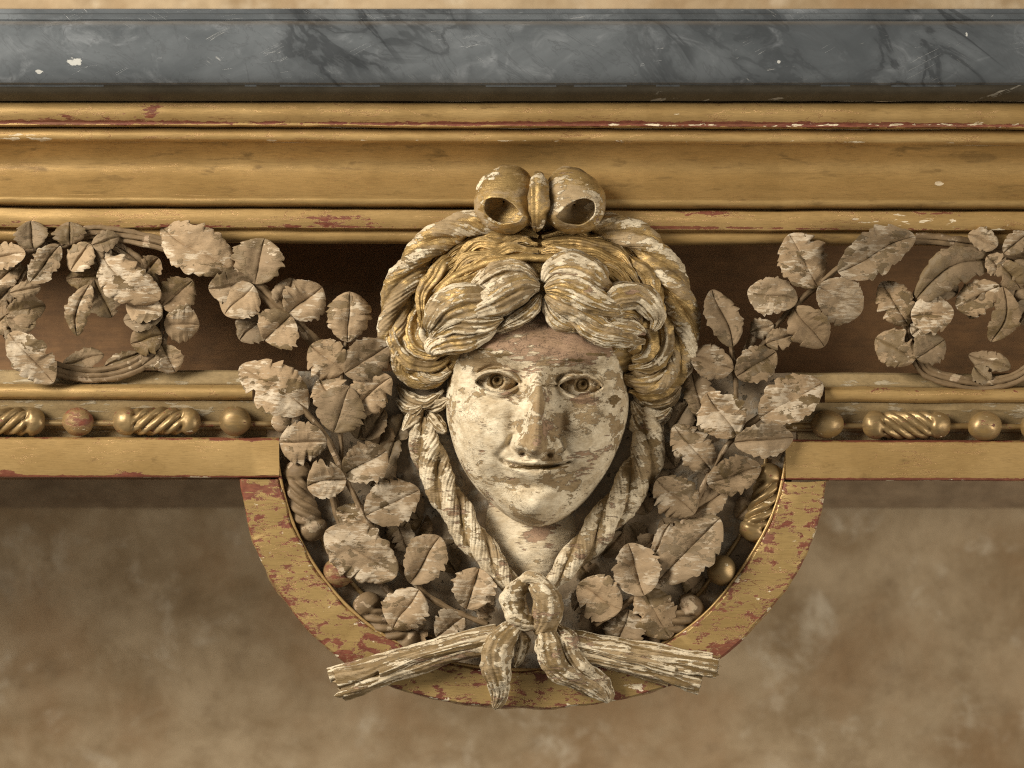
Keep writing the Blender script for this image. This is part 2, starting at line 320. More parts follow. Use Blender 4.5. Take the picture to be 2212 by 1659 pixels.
def marble_mat():
    t = NT("grey veined marble")
    sl = t.noise(7, (1, 1, 1.6), 3, 7, .6, 1.2)
    c = t.mix(t.step(sl, .3, .72), (.062, .068, .072), (.122, .131, .137))
    cl = t.noise(26, (1, 1, 1.4), 6, 8, .62, .8)
    c = t.mix(t.mth('MULTIPLY', t.step(cl, .52, .80), .55), c, (.28, .29, .30))
    for seed, x, y, wd, amp, rot in ((1, 740, 105, 180, 1., .8), (2, 960, 110, 90, .75, .8), (3, 1560, 130, 330, .6, .75), (4, 1990, 130, 190, 1., .6), (5, 1430, 150, 80, .8, 1.0), (6, 760, 40, 300, .8, .3)):
        v = t.noise(8.5, (1, 1, 3.0), seed * 5, 7, .54, .7, rot=-rot)
        band = t.mth('ABSOLUTE', t.mth('SUBTRACT', v, .5))
        line = t.mth('ADD', t.mth('MULTIPLY', t.mth('SUBTRACT', 1.0, t.step(band, .0, .035)), .75), t.mth('MULTIPLY', t.mth('SUBTRACT', 1.0, t.step(band, .0, .14)), .45), clamp=True)
        line = t.mth('MULTIPLY', line, t.step(t.spot(x, y, wd, 200), .05, .5)); line = t.mth('MULTIPLY', line, amp * .72)
        c = t.mix(line, c, (.022, .024, .026))
    fine = t.mth('ABSOLUTE', t.mth('SUBTRACT', t.noise(16, (1, 1, 2.2), 31, 8, .6, 1.5, rot=-.7), .5))
    c = t.mix(t.mth('MULTIPLY', t.mth('SUBTRACT', 1.0, t.step(fine, 0, .02)), .45), c, (.06, .063, .066))
    # chips and scratches that lay the pale stone bare
    chip = None
    for x, y, rx, ry, in ((192, 155, 30, 15), (112, 174, 14, 8), (625, 25, 24, 7), (2062, 95, 4, 11), (1665, 152, 6, 7), (2210, 150, 5, 11)):
        s_ = t.mth('ADD', t.spot(x, y, rx, ry), t.mth('MULTIPLY', t.mth('SUBTRACT', t.noise(110, (1, 1, 1.6), 9, 8, .7), .5), 2.4))
        s_ = t.step(s_, .55, .62); chip = s_ if chip is None else t.mth('MAXIMUM', chip, s_)
    scr = None
    for k, (rot, th) in enumerate(((.5, .0045), (.15, .003), (-.6, .004))):
        v = t.noise(26, (.16, .3, 7), 50 + k, 3, .45, .1, rot=rot)
        ln = t.mth('SUBTRACT', 1.0, t.step(t.mth('ABSOLUTE', t.mth('SUBTRACT', v, .56)), 0, th)); brk = t.step(t.noise(30, (1, 1, 1), 70 + k, 4), .60, .66)
        ln = t.mth('MULTIPLY', ln, brk); scr = ln if scr is None else t.mth('MAXIMUM', scr, ln)
    c = t.mix(t.mth('MULTIPLY', scr, .6), c, (.42, .41, .38))
    c = t.mix(chip, c, (.40, .39, .355))
    t.l.new(c, t.b.inputs["Base Color"])
    t.l.new(t.lerp(chip, t.lerp(t.noise(60, seed=4), .20, .42), .85), t.b.inputs["Roughness"])
    h = t.mth('SUBTRACT', t.mth('MULTIPLY', t.noise(200, seed=8), .1), t.mth('ADD', chip, t.mth('MULTIPLY', scr, .4)))
    t.l.new(t.bump(h, .4, .0008), t.b.inputs["Normal"]); t.b.inputs["Specular IOR Level"].default_value = .45
    return t.m
M_MARB = marble_mat()
M_MARBU = layered("dark brown marble underside", (.055, .044, .028), (.038, .030, .018), [
    dict(sc=26, st=(.3, 1, 5), th=.66, soft=.02, c=(.26, .23, .18), c2=(.18, .16, .12), rough=.7, h=-.4, rot=.3)], brough=.5, per_obj=0, dirt=.4, dirt_c=(.03, .022, .012), bump_s=.3)  # darker and browner than the front of the slab, for the lower chamfer

# ------------------------------------------------------------------ setting and things
def empty(name, loc, label, cat):
    o = bpy.data.objects.new(name, None); COL.objects.link(o); o.location = loc; o['label'] = label; o['category'] = cat; return o
def box(name, x0, x1, y0, y1, z0, z1, mat, parent=None):
    V = [(x, y, z) for x in (x0, x1) for y in (y0, y1) for z in (z0, z1)]
    F = [[0, 1, 3, 2], [4, 6, 7, 5], [0, 4, 5, 1], [2, 3, 7, 6], [0, 2, 6, 4], [1, 5, 7, 3]]
    return mesh_np(name, V, F, mat, parent, smooth=False)
wall = box("wall", -3, 3, .62, .72, 0, 3, M_WALL); wall['kind'] = 'structure'
table = bpy.data.objects.new("console_table", None); COL.objects.link(table)
table['label'] = "carved console table apron with gilt mouldings, woman's mask and leaf sprays under the marble top"; table['category'] = "console table"

def tilt(x, y): return (x / 2212.) * np.interp(y, [190, 290], [0, 8.])
def arc(y0, y1, d0, d1, bulge, n=10):
    t = np.linspace(0, 1, n); return [(y0 + (y1 - y0) * a, d0 + (d1 - d0) * a + bulge * math.sqrt(max(0, 1 - (2*a - 1)**2))) for a in t]
def ogee(y0, y1, d0, d1, bulge, n=10):
    t = np.linspace(0, 1, n); return [(y0 + (y1 - y0) * a, d0 + (d1 - d0) * a + bulge * math.sin(math.pi * a)) for a in t]
def moulding(name, prof, x0, x1, mat, parent, nx=420, amp=.7, back=-120, sharp=32, tl=True):
    """a moulding: section drawn from the top edge to the bottom edge, run along the table, closed behind"""
    pr = [(prof[0][0], back)] + list(prof) + [(prof[-1][0], back)]
    # close-set loops at hard corners
    pr = np.array(pr); xs = np.linspace(x0, x1, nx)
    X = np.repeat(xs[:, None], len(pr), 1); Y = np.repeat(pr[None, :, 0], nx, 0); D = np.repeat(pr[None, :, 1], nx, 0)
    q = np.stack([X, Y, D * 1.], -1)
    wy = wob(q * [1, .2, .2] + [0, pr[0, 0], 0], 90) * amp * .8 + wob(q, 22) * amp * .35
    Y2 = Y + (tilt(X, Y) if tl else 0) + wy; D2 = D + wob(q + 100, 60) * amp
    V = P(np.stack([X, Y2, D2], -1)).reshape(-1, 3); n, m = nx, len(pr)
    F = list(map(list, quads(n, m, False, True))); F.append(list(range(m))[::-1]); F.append([(n - 1) * m + j for j in range(m)])
    return mesh_np(name, V, F, mat, parent, sharp=sharp)

# marble slab, lying on the table
top = moulding("marble_top", [(19, 58), (20, 61), (28, 62), (30, 72), (31, 76), (42, 79), (44, 77), (45, 92), (46, 100)] + arc(48, 184, 104, 116, 34, 26)[1:] + ogee(187, 218.5, 114, 66, 12, 8), -1960, 3360, M_MARB, None, amp=.25, back=-900, tl=False, sharp=20)
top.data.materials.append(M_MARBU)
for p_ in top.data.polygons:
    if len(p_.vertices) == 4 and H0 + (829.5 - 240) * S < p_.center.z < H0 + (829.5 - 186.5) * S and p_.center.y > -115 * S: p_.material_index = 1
top['label'] = "grey veined marble slab with a rounded moulded edge lying on the gilt table"; top['category'] = "marble top"

moulding("top_moulding", [(217, 26), (220, 50), (222, 57)] + ogee(224, 264, 59, 50, 9, 10) + [(269, 50), (272, 38), (274, 12)], -1900, 3300, M_TOPM, table)
moulding("bead_moulding", [(274, 6), (276, 18)] + arc(277, 303, 20, 22, 12, 14) + [(306, 14)], -1900, 3300, M_TOPM, table)
moulding("cove_moulding", [(306, 2)] + ogee(307, 420, 0, 26, -50, 24) + [(422, 26)], -1900, 3300, M_COVE, table)
moulding("lower_bead_moulding", [(420, 26), (422, 30)] + arc(423, 441, 31, 27, 9, 12) + [(444, 8), (447, -8)], -1900, 3300, M_COVE, table)
moulding("fascia_moulding", [(447, -8), (450, 14)] + ogee(451, 486, 18, 18, 5, 8) + [(490, 16), (492, 4), (495, -4)], -1900, 3300, M_FASC, table)
moulding("fillet_moulding", [(494, -6)] + arc(496, 521, -4, -10, 9, 10) + [(524, -40)], -1900, 3300, M_COVE, table)
bb = moulding("back_board", [(470, -330), (1036, -330)], -1900, 3300, M_BOARD, table, back=-370, amp=.2, tl=False)

moulding("shadow_strip", [(990, -1180), (1098, -1180)], -1400, 3600, M_SHADE, table, back=-1300, amp=.4, tl=False)  # added strip before the wall, standing in for the shadow band under the table
# ---- lower rails
def twisted_bead(path, parent, mat, r=30, hand=1):
    pts = spline([(x, y, d, r, r) for x, y, d in path], 90); t = np.linspace(0, 1, 90)
    L = np.linalg.norm(np.diff(pts[:, :3], axis=0), axis=1).sum()
    cap = np.sqrt(np.clip(1 - (np.clip((.16 - t) / .16, 0, 1)) ** 2, 0, 1)) * np.sqrt(np.clip(1 - (np.clip((t - .84) / .16, 0, 1)) ** 2, 0, 1))
    pts[:, 3] = pts[:, 4] = r * (.05 + .95 * cap) * (1 - .12 * np.exp(-((t - .25) / .04) ** 2) - .12 * np.exp(-((t - .78) / .04) ** 2))
    win = lambda u: np.clip((u - .20) / .05, 0, 1) * np.clip((.82 - u) / .05, 0, 1)
    return sweep("twisted_bead", pts, mat, parent, n=110, m=60, lobes=6, la=.34, twist=hand / 26., noise=.9, lobe_win=win)
def bead(x, y, d, r, parent, mat, squash=1.):
    n, m = 26, 40; u = np.linspace(0, np.pi, n)[:, None]; v = np.linspace(0, 2*np.pi, m, endpoint=False)[None]
    V = np.stack([r * squash * np.sin(u) * np.cos(v), r * np.cos(u) + 0 * v, r * np.sin(u) * np.sin(v)], -1)
    V = V * (1 + .025 * wob(V + [x, y, d], 25))[..., None] + [x, y, d]
    return mesh_np("bead", P(V).reshape(-1, 3), quads(n, m, False, True), mat, parent)
def rail(x0, x1, xm0, xm1, items, hand):
    face = moulding("lower_rail", [(943, 2), (946, 26), (949, 30), (1024, 30), (1029, 27), (1031, 10)], x0, x1, M_RAIL, table, nx=120, back=-90)
    moulding("ledge_moulding", [(799, -34), (803, -26), (826, -14), (829, -6)], x0, x1, M_LEDGE, face, nx=120, back=-90)
    moulding("half_round_moulding", [(829, -2), (832, 6)] + arc(833, 861, 8, 6, 13, 14) + [(864, -4)], xm0, xm1, M_RAIL, face, nx=120, back=-60)
    moulding("bead_channel", [(864, 0), (878, -2), (884, -7), (925, -16), (928, -22), (945, -22)], x0, x1, M_LEDGE, face, nx=120, back=-90)
    yy = 914
    sweep("bead_rod", [(x0, yy + tilt(x0, 914), 4, 6.5, 6.5), ((x0 + x1) / 2, yy + tilt((x0 + x1) / 2, 914), 4, 6, 6), (x1, yy + tilt(x1, 914), 4, 6.5, 6.5)], M_BEAD, face, n=80, m=16, noise=.6)
    for it in items:
        if it[0] == 't': twisted_bead([(it[1], it[3], 6), ((it[1] + it[2]) / 2, it[3], 6), (it[2], it[3], 6)], face, M_BEAD, 30, hand)
        else: bead(it[1], it[2], 8, it[3], face, it[4], 1.1)
    return face
rail(-1900, 603, -1900, 545, [('t', -92, 98, 910), ('b', 168, 911, 31, M_REDB), ('t', 243, 434, 910), ('b', 507, 909, 32, M_BEAD), ('b', 612, 912, 22, M_LEAF)], 1)
rail(1697, 3300, 1782, 3300, [('b', 1787, 917, 32, M_BEAD), ('t', 1862, 2054, 918), ('b', 2128, 921, 33, M_BEAD), ('t', 2204, 2400, 922)], -1)

# ---- round medallion: ground, rim, beads
MC = np.array([1148., 900.])
_a = np.radians([-100, -82, -77, -67, -57, -45, -36, -28, -19, -8, 0, 14, 27, 38, 45, 51, 60, 70, 77, 82, 100])
_r = np.array([630, 640, 645, 658, 666, 667, 667, 660, 646, 631, 628, 636, 653, 664, 662, 664, 667, 660, 653, 646, 630.])
def ring_out(a): return np.interp(a, _a, _r)
_ai = np.radians([-100, -85, -77, -68, -57, -46, -36, -27, -15, 0, 15, 30, 41, 50, 59, 69, 75, 82, 100])
_ri = np.array([548, 554, 560, 566, 570, 573, 573, 570, 556, 548, 556, 570, 572, 564, 562, 566, 562, 557, 548.])
def ring_in(a): return np.interp(a, _ai, _ri)
def pol(a, r): return MC[0] + r * np.sin(a), MC[1] + r * np.cos(a)
def smooth(v, k=9):
    pad = np.pad(v, k, 'edge'); return np.convolve(pad, np.ones(2*k + 1) / (2*k + 1), 'same')[k:-k]
na = 220; aa = np.linspace(math.radians(-81), math.radians(81), na)
ro, ri = smooth(ring_out(aa)), smooth(ring_in(aa))
rows = []
for fr, d in ((-.0, -80), (0., -60), (0, 24), (.02, 29), (.05, 31), (.5, 31), (.95, 31), (.985, 28), (1., 22), (1., -60), (1., -80)):
    r = ri + (ro - ri) * fr; x, y = pol(aa, r); rows.append(np.stack([x, y, np.full(na, float(d))], -1))
V = np.stack(rows, 1); V[..., 1] = np.maximum(V[..., 1], np.where(V[..., 0] < 1148, 1034., 1041.)); V = V + np.stack([wob(V, 40) * 1.5 + wob(V, 12) * .5, wob(V + 50, 40) * 1.5 + wob(V + 20, 12) * .5, wob(V + 90, 30) * .8], -1)
n, m = V.shape[:2]; F = list(map(list, quads(n, m, False, True))) + [list(range(m))[::-1], [(n-1)*m + j for j in range(m)]]
# ground of the medallion: one closed slab behind everything carved
th = np.linspace(math.radians(-82), math.radians(82), 120); rg = smooth(ring_in(th)) + 18
ox, oy = pol(th, rg); out = np.stack([ox, oy], -1)
out = np.concatenate([[[MC[0] - 300, 802]], [[ox[0], 802]], out, [[ox[-1], 806]], [[MC[0] + 300, 806]]])
cen = np.array([1148., 1050.]); rr = np.linspace(0, 1, 40)
G = cen + (out[:, None] - cen) * rr[None, :, None]
G = np.concatenate([G, np.zeros(G.shape[:2] + (1,)) - 20], -1); G[..., 2] += wob(G, 35) * 2.4 + wob(G, 12) * 1.0
Gb = G[:, -1:].copy(); Gb[..., 2] = -78; Gc = Gb.copy(); Gc[:] = [[cen[0], cen[1], -78]]
G = np.concatenate([G, Gb, Gc], 1)
med = mesh_np("medallion", P(G).reshape(-1, 3), quads(G.shape[0], G.shape[1], True, False), M_GROUND, table, sharp=50)
rim = relief(mesh_np("rim", P(V).reshape(-1, 3), F, M_RIM, med, sharp=35), np.tile([.5, .5, .8, 1.1, .75, .38, .75, 1.1, .9, .5, .5], n))
# thin raised lip along the inside of the rim
lp = np.stack([*pol(aa, ri - 2), np.full(na, 22.), np.full(na, 4.), np.full(na, 4.)], -1)
sweep("rim_lip", lp, M_RAIL, med, n=200, m=10, noise=.4)
def ringpath(a0, a1, off, d, n=9, r=5):
    a = np.radians(np.linspace(a0, a1, n)); x, y = pol(a, ring_in(a) - off); return [(float(p), float(q), d, r, r) for p, q in zip(x, y)]
sweep("bead_rod", ringpath(-84, -20, 44, -14), M_BEAD, med, n=120, m=14, noise=.6)
sweep("bead_rod", ringpath(18, 80, 44, -14), M_BEAD, med, n=120, m=14, noise=.6)
def zc(k):
    return {1: (765.7, 340.3, .3654), 2: (850.8, 680.6, .3846), 3: (0, 425.4, .3462), 4: (510.5, 765.7, .4359), 5: (1276.2, 765.7, .4359), 6: (1446.4, 425.4, .3462), 7: (680.6, 1191., .4231)}[k]
def z(k, x, y):
    a, b, f = zc(k); return a + x * f, b + y * f
twisted_bead([(644, 992, 0), (650, 1080, 0), (688, 1166, 0)], med, M_STEM, 32, 1)
bead(729, 1237, 2, 33, med, M_REDB)
twisted_bead([(775, 1286, 0), (832, 1352, 0), (905, 1402, 0)], med, M_STEM, 32, 1)
twisted_bead([(1662, 1000, 0), (1652, 1085, 0), (1614, 1168, 0)], med, M_BEAD, 32, -1)
bead(1560, 1232, 4, 33, med, M_BEAD)
twisted_bead([(1510, 1292, 0), (1460, 1345, 0), (1390, 1395, 0)], med, M_STEM, 32, -1)

# ------------------------------------------------------------------ carved mask
def gs(x, y, cx, cy, sx, sy): return np.exp(-((x - cx) / sx) ** 2 - ((y - cy) / sy) ** 2)
def sst(a, b, x):
    t = np.clip((x - a) / (b - a), 0, 1); return t * t * (3 - 2 * t)
FC = np.array([1160., 925.]); FT = math.radians(2.6)
FO = np.array([(1170, 622), (1060, 640), (1002, 705), (976, 772), (966, 834), (964, 892), (977, 950), (998, 1007), (1020, 1042), (1066, 1090), (1120, 1129), (1160, 1141), (1199, 1131), (1257, 1090), (1295, 1042), (1326, 988), (1348, 931), (1358, 873), (1356, 834), (1346, 780), (1322, 710), (1275, 640)], float)
fa = np.arctan2(FO[:, 1] - FC[1], FO[:, 0] - FC[0]); fr = np.hypot(FO[:, 0] - FC[0], FO[:, 1] - FC[1])
o_ = np.argsort(fa); fa, fr = fa[o_], fr[o_]
nt = 460; tht = np.linspace(-np.pi, np.pi, nt, endpoint=False); Rf = np.interp(tht, fa, fr, period=2*np.pi)
k_ = np.hanning(25); k_ /= k_.sum(); Rf = np.convolve(np.pad(Rf, 12, 'wrap'), k_, 'valid')
def polyd(x, y, pts):
    """distance to a polyline"""
    p = spline([(a, b, 0) for a, b in pts], 40)[:, :2]; best = np.full(x.shape, 1e9)
    for q in p: best = np.minimum(best, (x - q[0]) ** 2 + (y - q[1]) ** 2)
    return np.sqrt(best)
def face_h(x, y, r):
    """height of the carved face over its base, in face axes (x right, y down, from the middle of the face)"""
    base = -14 + 168 * np.clip(1 - r ** 3.0, 0, 1) ** .52
    h = base.copy()
    ax = np.abs(x)
    # forehead, cheeks, chin, jaw
    h += 8 * gs(x, y, 0, -165, 110, 45)
    h += 13 * gs(ax, y, 110, 4, 60, 60) + 4 * gs(ax, y, 92, 40, 40, 34)
    h -= 8 * gs(ax, y, 54, -8, 13, 38)
    h += 30 * gs(x, y, 0, 168, 50, 36) + 10 * gs(x, y, 0, 178, 28, 22)
    h -= 15 * gs(x, y, 0, 127, 50, 12) + 14 * gs(ax, y, 78, 122, 30, 40)
    # sockets and brows
    h -= 36 * gs(ax, y, 90, -108, 50, 31) + 28 * gs(ax, y, 40, -102, 19, 30) + 8 * gs(ax, y, 140, -95, 25, 30)
    bd = polyd(ax, y, [(24, -104), (36, -134), (62, -156), (98, -165), (134, -160), (164, -146)])
    h += 9 * np.exp(-(bd / 15) ** 2) * sst(10, 44, ax) * sst(182, 130, ax)
    h -= 9 * gs(ax, y, 98, -136, 52, 12)
    h -= 4 * np.exp(-((y + 54 - .0015 * (ax - 92) ** 2 * -1) / 6) ** 2) * sst(48, 66, ax) * sst(140, 116, ax)
    # nose
    t = np.clip((y + 118) / 165, 0, 1.2); wd = 16 + 9 * t ** 1.5; ht = (34 + 62 * t ** 1.15) * sst(68, 48, y) * sst(-145, -88, y)
    h += ht * np.exp(-np.abs(x / wd) ** 2.6)
    h += 20 * np.exp(-(ax / (24 + 16 * t)) ** 2) * sst(66, 14, y) * sst(-130, -50, y)
    h += 22 * gs(x, y, 1, 36, 20, 20)
    h += 30 * gs(ax, y, 37, 37, 13, 15) + 12 * gs(ax, y, 26, 18, 16, 26)
    h -= 7 * np.exp(-((np.hypot(ax - 36, (y - 34)) - 21) / 6) ** 2) * sst(36, 48, ax) 
    h -= 40 * gs(ax, y, 25, 55, 10.5, 6.5)
    # nasolabial fold
    nd = polyd(ax, y, [(52, 26), (66, 44), (80, 64)]); h -= 6 * np.exp(-(nd / 8) ** 2)
    # muzzle, lips
    h += 15 * gs(x, y, 0, 80, 62, 34)
    ym = 84 - 13 * (ax / 72) ** 2 - 2.5 * x / 66
    mw = sst(84, 64, ax)
    up = 11 * (1 - (ax / 70) ** 2).clip(0) + 3; lo = 20 * (1 - (ax / 62) ** 2).clip(0) + 3
    h += mw * 6 * np.exp(-((y - (ym - up * .6)) / (up * .5 + 2)) ** 2)
    h += mw * 11 * np.exp(-((y - (ym + lo * .75)) / (lo * .7 + 3)) ** 2)
    h -= (4 + 22 * mw) * np.exp(-((y - ym - 1) / (3.6 + 1.6 * (x < 10))) ** 2) * sst(86, 68, ax)
    h -= 8 * gs(ax, y, 72, 71, 8, 6)
    h += 12 * gs(x, y, 3, 70, 9, 10)
    # eyes
    for s in (-1, 1):
        ex, ey = 92 * s, -99.
        u = (x - ex) / 47.; uu = u * s     # + = outer corner
        yu = ey + 6 - 20 * np.clip(1 - np.abs(u + .08 * s) ** 2.1, 0, 1) ** .8 - 2 * uu; yl = ey + 5 + 20 * np.clip(1 - np.abs(u) ** 2., 0, 1) ** .9 - 2 * uu
        inn = np.clip(1.04 - np.abs(u), 0, 1)
        msk = sst(-1.2, 1.6, y - yu) * sst(-1.2, 1.6, yl - y) * sst(0, .05, inn)
        sc_ = gs(np.abs(ex), ey, 92, -104, 46, 27)
        he = np.interp(0, [0], [0]) 
        r0 = np.hypot(ex, ey) / np.interp(np.arctan2(ey, ex), tht, Rf)
        top_ = -14 + 168 * (1 - r0 ** 3.0) ** .52 - 36 * sc_ + 1
        E = top_ - 46 + np.sqrt(np.clip(46 ** 2 - (x - ex) ** 2 - 1.2 * (y - ey) ** 2, 0, None))
        ri_ = np.hypot(x - ex - 2, y - ey - 1); 
        rp_ = np.hypot(x - ex - 3, y - ey + 1.5); E = E - 9 * np.exp(-((ri_ - 13.5) / 2.1) ** 2) - 18 * np.exp(-(rp_ / 6.) ** 2) - 6 * sst(14, 11.5, ri_)
        win = sst(1.22, .95, np.abs(u))
        lid = 17 * np.exp(-((y - (yu - 6)) / 6.5) ** 2) * win + 9 * np.exp(-((y - (yl + 5)) / 5.) ** 2) * win
        lid -= 8 * np.exp(-((y - (yu - 16)) / 4.) ** 2) * win + 5 * np.exp(-((y - (yl + 17)) / 4.5) ** 2) * win * sst(1.1, .6, np.abs(u))
        h = (h + lid) * (1 - msk) + np.minimum(E, h + 14) * msk
        h -= 7 * gs(x, y, ex - 50 * s, ey + 4, 7, 6)
    return h
nr = 330; tr = np.sin(np.linspace(0, 1, nr) * np.pi / 2) ; tr = np.concatenate([tr, [1, 1, 1, 1]])
TH, RR = np.meshgrid(tht, tr, indexing='ij'); RX = RR * Rf[:, None]
lx, ly = RX * np.cos(TH), RX * np.sin(TH)           # picture axes offset from the face middle
fx = lx * math.cos(FT) + ly * math.sin(FT); fy = -lx * math.sin(FT) + ly * math.cos(FT)
hh = face_h(fx, fy, RR)
pts3 = np.stack([FC[0] + lx, FC[1] + ly, hh], -1)
pts3[..., 2] += wob(pts3, 60) * 2.2 + wob(pts3, 16) * .35 * np.clip(np.abs(fy + 98) / 40, 0, 1)
# the open joint across the bridge of the nose, and an age crack on the neck side
cx_, cy_ = pts3[..., 0], pts3[..., 1]
pts3[..., 2] -= 16 * np.exp(-((cy_ - 829 - .09 * (cx_ - 1147)) / 2.2) ** 2) * sst(1143, 1152, cx_) * sst(1210, 1198, cx_)
for k, dd in enumerate((-20, -30, -40, -50)): pts3[:, nr + k, 2] = dd
face = mesh_np("carved_mask", P(pts3).reshape(-1, 3), quads(nt, nr + 4, True, False), M_FACE, table)

# neck
def neckflute(ph, t): return 1 + .05 * np.cos(2 * ph)
nk = sweep("neck", [(1150, 985, -70, 140, 50), (1150, 1060, -68, 134, 62), (1150, 1130, -64, 124, 70), (1152, 1200, -54, 94, 70), (1153, 1245, -44, 54, 60), (1153, 1275, -40, 22, 44)], M_NECK, face, n=110, m=90, noise=2, nscale=45)

# hair cap under the locks
HC = np.array([1165., 675.])
def cap_d(x, y):
    r = np.hypot((x - HC[0]) / 318., (y - HC[1]) / 190.); return -45 + 150 * np.clip(1 - r ** 2.4, 0, 1) ** .5 - 0 * x
nt2, nr2 = 300, 120; T2 = np.linspace(0, 2*np.pi, nt2, endpoint=False); r2 = np.sin(np.linspace(0, 1, nr2) * np.pi / 2)
TT, R2 = np.meshgrid(T2, r2, indexing='ij'); X2, Y2 = HC[0] + 318 * R2 * np.cos(TT), HC[1] + 190 * R2 * np.sin(TT)
D2 = -45 + 150 * np.clip(1 - R2 ** 2.4, 0, 1) ** .5
fl = (Y2 + .0014 * (X2 - 1165) ** 2 + 7 * np.sin(X2 / 60.)) / 8.5
D2 = D2 - 75 * gs(X2, Y2, 1166, 735, 120, 75)
D2 = D2 + 7 * (ridge(fl * .7, .8) - .6) * (1 - R2 ** 8) + 1.5 * np.sin(fl * 1.9)
relief(mesh_np("hair_cap", P(np.stack([X2, Y2, D2], -1)).reshape(-1, 3), quads(nt2, nr2, True, False), M_HAIRG, face), ridge(fl * .7, .8).ravel())

def lock(zk, pts, r, off=20, mat=None, taper=(.25, .2), flat=.8, grooves=9, ga=.16, dbase=None, n=90, tw=.006, wave=0., name="hair_lock"):
    q = []
    for k, p in enumerate(pts):
        x, y = z(zk, p[0], p[1]) if zk else p[:2]
        t = k / (len(pts) - 1); prof = min(1., taper[0] + (1 - taper[0]) * min(1, t / .3)) * min(1., taper[1] + (1 - taper[1]) * min(1, (1 - t) / .35))
        d = (cap_d(x, y) if dbase is None else (dbase[0] + (dbase[1] - dbase[0]) * t)) + (p[2] if len(p) > 2 else off)
        rr_ = (p[3] if len(p) > 3 else r * prof); q.append((x, y, d, rr_, rr_ * flat))
    if wave:
        q = spline(q, 40); Lq = np.concatenate([[0], np.cumsum(np.hypot(*np.diff(q[:, :2], axis=0).T))]); g = np.gradient(q[:, :2], axis=0); g /= np.linalg.norm(g, axis=1)[:, None]
        wv_ = wave * np.sin(Lq / 15. + r * 1.7) * np.clip(Lq / 40, 0, 1); q[:, 0] -= g[:, 1] * wv_; q[:, 1] += g[:, 0] * wv_; q[:, 2] += 3.5 * np.sin(Lq / 15. + r + 1); q[:, 3] *= 1 + .1 * np.sin(Lq / 19. + r)
    return sweep(name, q, mat or M_HAIRG, face, n=n, m=54, grooves=grooves, ga=ga, gtw=tw, noise=1.6, nscale=22)
# waved hair swept back from the centre parting, both sides
for s in (-1, 1):
    X = lambda v: 1097 + (v - 1097) * s * -1 if s > 0 else v
    for pts, r in (([(1080, 425), (990, 405), (880, 428), (760, 440), (640, 510), (520, 620)], 21),
                   ([(1086, 470), (980, 450), (850, 470), (720, 490), (600, 560), (500, 680)], 19),
                   ([(1086, 515), (970, 495), (850, 520), (730, 530), (610, 600), (490, 730)], 18),
                   ([(1090, 560), (970, 545), (850, 572), (730, 590), (600, 660), (470, 800)], 17),
                   ([(1092, 590), (980, 590), (850, 610), (700, 650), (560, 750), (450, 880)], 15),
                   ([(900, 660), (760, 690), (640, 740), (540, 800), (450, 900), (410, 1010)], 18),
                   ([(620, 560), (520, 640), (440, 760), (400, 880), (390, 1000)], 22)):
        lock(1, [(X(a), b) for a, b in pts], r, off=12, mat=M_HAIRG, grooves=5, ga=.26, flat=1., wave=4.)
bandp = [(452, 905), (500, 800), (580, 715), (700, 655), (850, 612), (1000, 596), (1110, 596), (1250, 602), (1380, 628), (1500, 690), (1620, 790), (1690, 880)]
sweep("headband", [(*z(1, a, b), cap_d(*z(1, a, b)) + 20, 9, 12) for a, b in bandp], M_HAIRG, face, n=140, m=24, noise=.8)
# front locks, cream
W = M_HAIRW
for pts, r, off in (([(1088, 735), (1010, 680), (920, 668), (820, 698), (730, 760), (690, 800)], 26, 22),
               ([(1096, 765), (1020, 760), (930, 795), (830, 850), (740, 890), (650, 930)], 37, 50),
               ([(850, 850), (750, 850), (640, 865), (540, 910), (470, 985), (440, 1030)], 43, 44),
               ([(880, 950), (790, 975), (690, 980), (590, 975), (490, 1030), (455, 1070)], 30, 42),
               ([(840, 1010), (740, 1050), (640, 1075), (540, 1090), (460, 1130), (470, 1165)], 28, 34),
               ([(640, 790), (560, 830), (490, 900), (445, 990)], 24, 24),
               ([(1100, 810), (1060, 880), (990, 940), (900, 990), (820, 1030)], 17, 34),
               ([(1060, 900), (1000, 955), (930, 1000), (850, 1040)], 10, 20)):
    lock(1, pts, r, off=off, mat=W, ga=.19, grooves=7, flat=1.0)
for pts, r, off in (([(1120, 735), (1190, 668), (1290, 655), (1390, 700), (1470, 765), (1540, 785)], 40, 36),
               ([(1125, 780), (1210, 760), (1310, 790), (1420, 850), (1520, 890), (1600, 900)], 34, 52),
               ([(1130, 810), (1200, 850), (1300, 890), (1400, 950), (1480, 1000), (1560, 1030)], 28, 40),
               ([(1390, 850), (1480, 860), (1570, 825), (1670, 820), (1750, 880), (1785, 960), (1760, 1020)], 32, 46),
               ([(1420, 920), (1500, 940), (1590, 915), (1660, 930), (1700, 990)], 22, 26),
               ([(1250, 890), (1330, 960), (1430, 1025), (1530, 1050), (1630, 1075), (1715, 1090)], 27, 38),
               ([(1120, 830), (1150, 910), (1210, 975), (1290, 1005), (1350, 1025)], 16, 26),
               ([(1440, 1000), (1540, 1000), (1640, 1010), (1720, 1040)], 22, 34)):
    lock(1, pts, r, off=off, mat=W, ga=.19, grooves=7, flat=1.0)
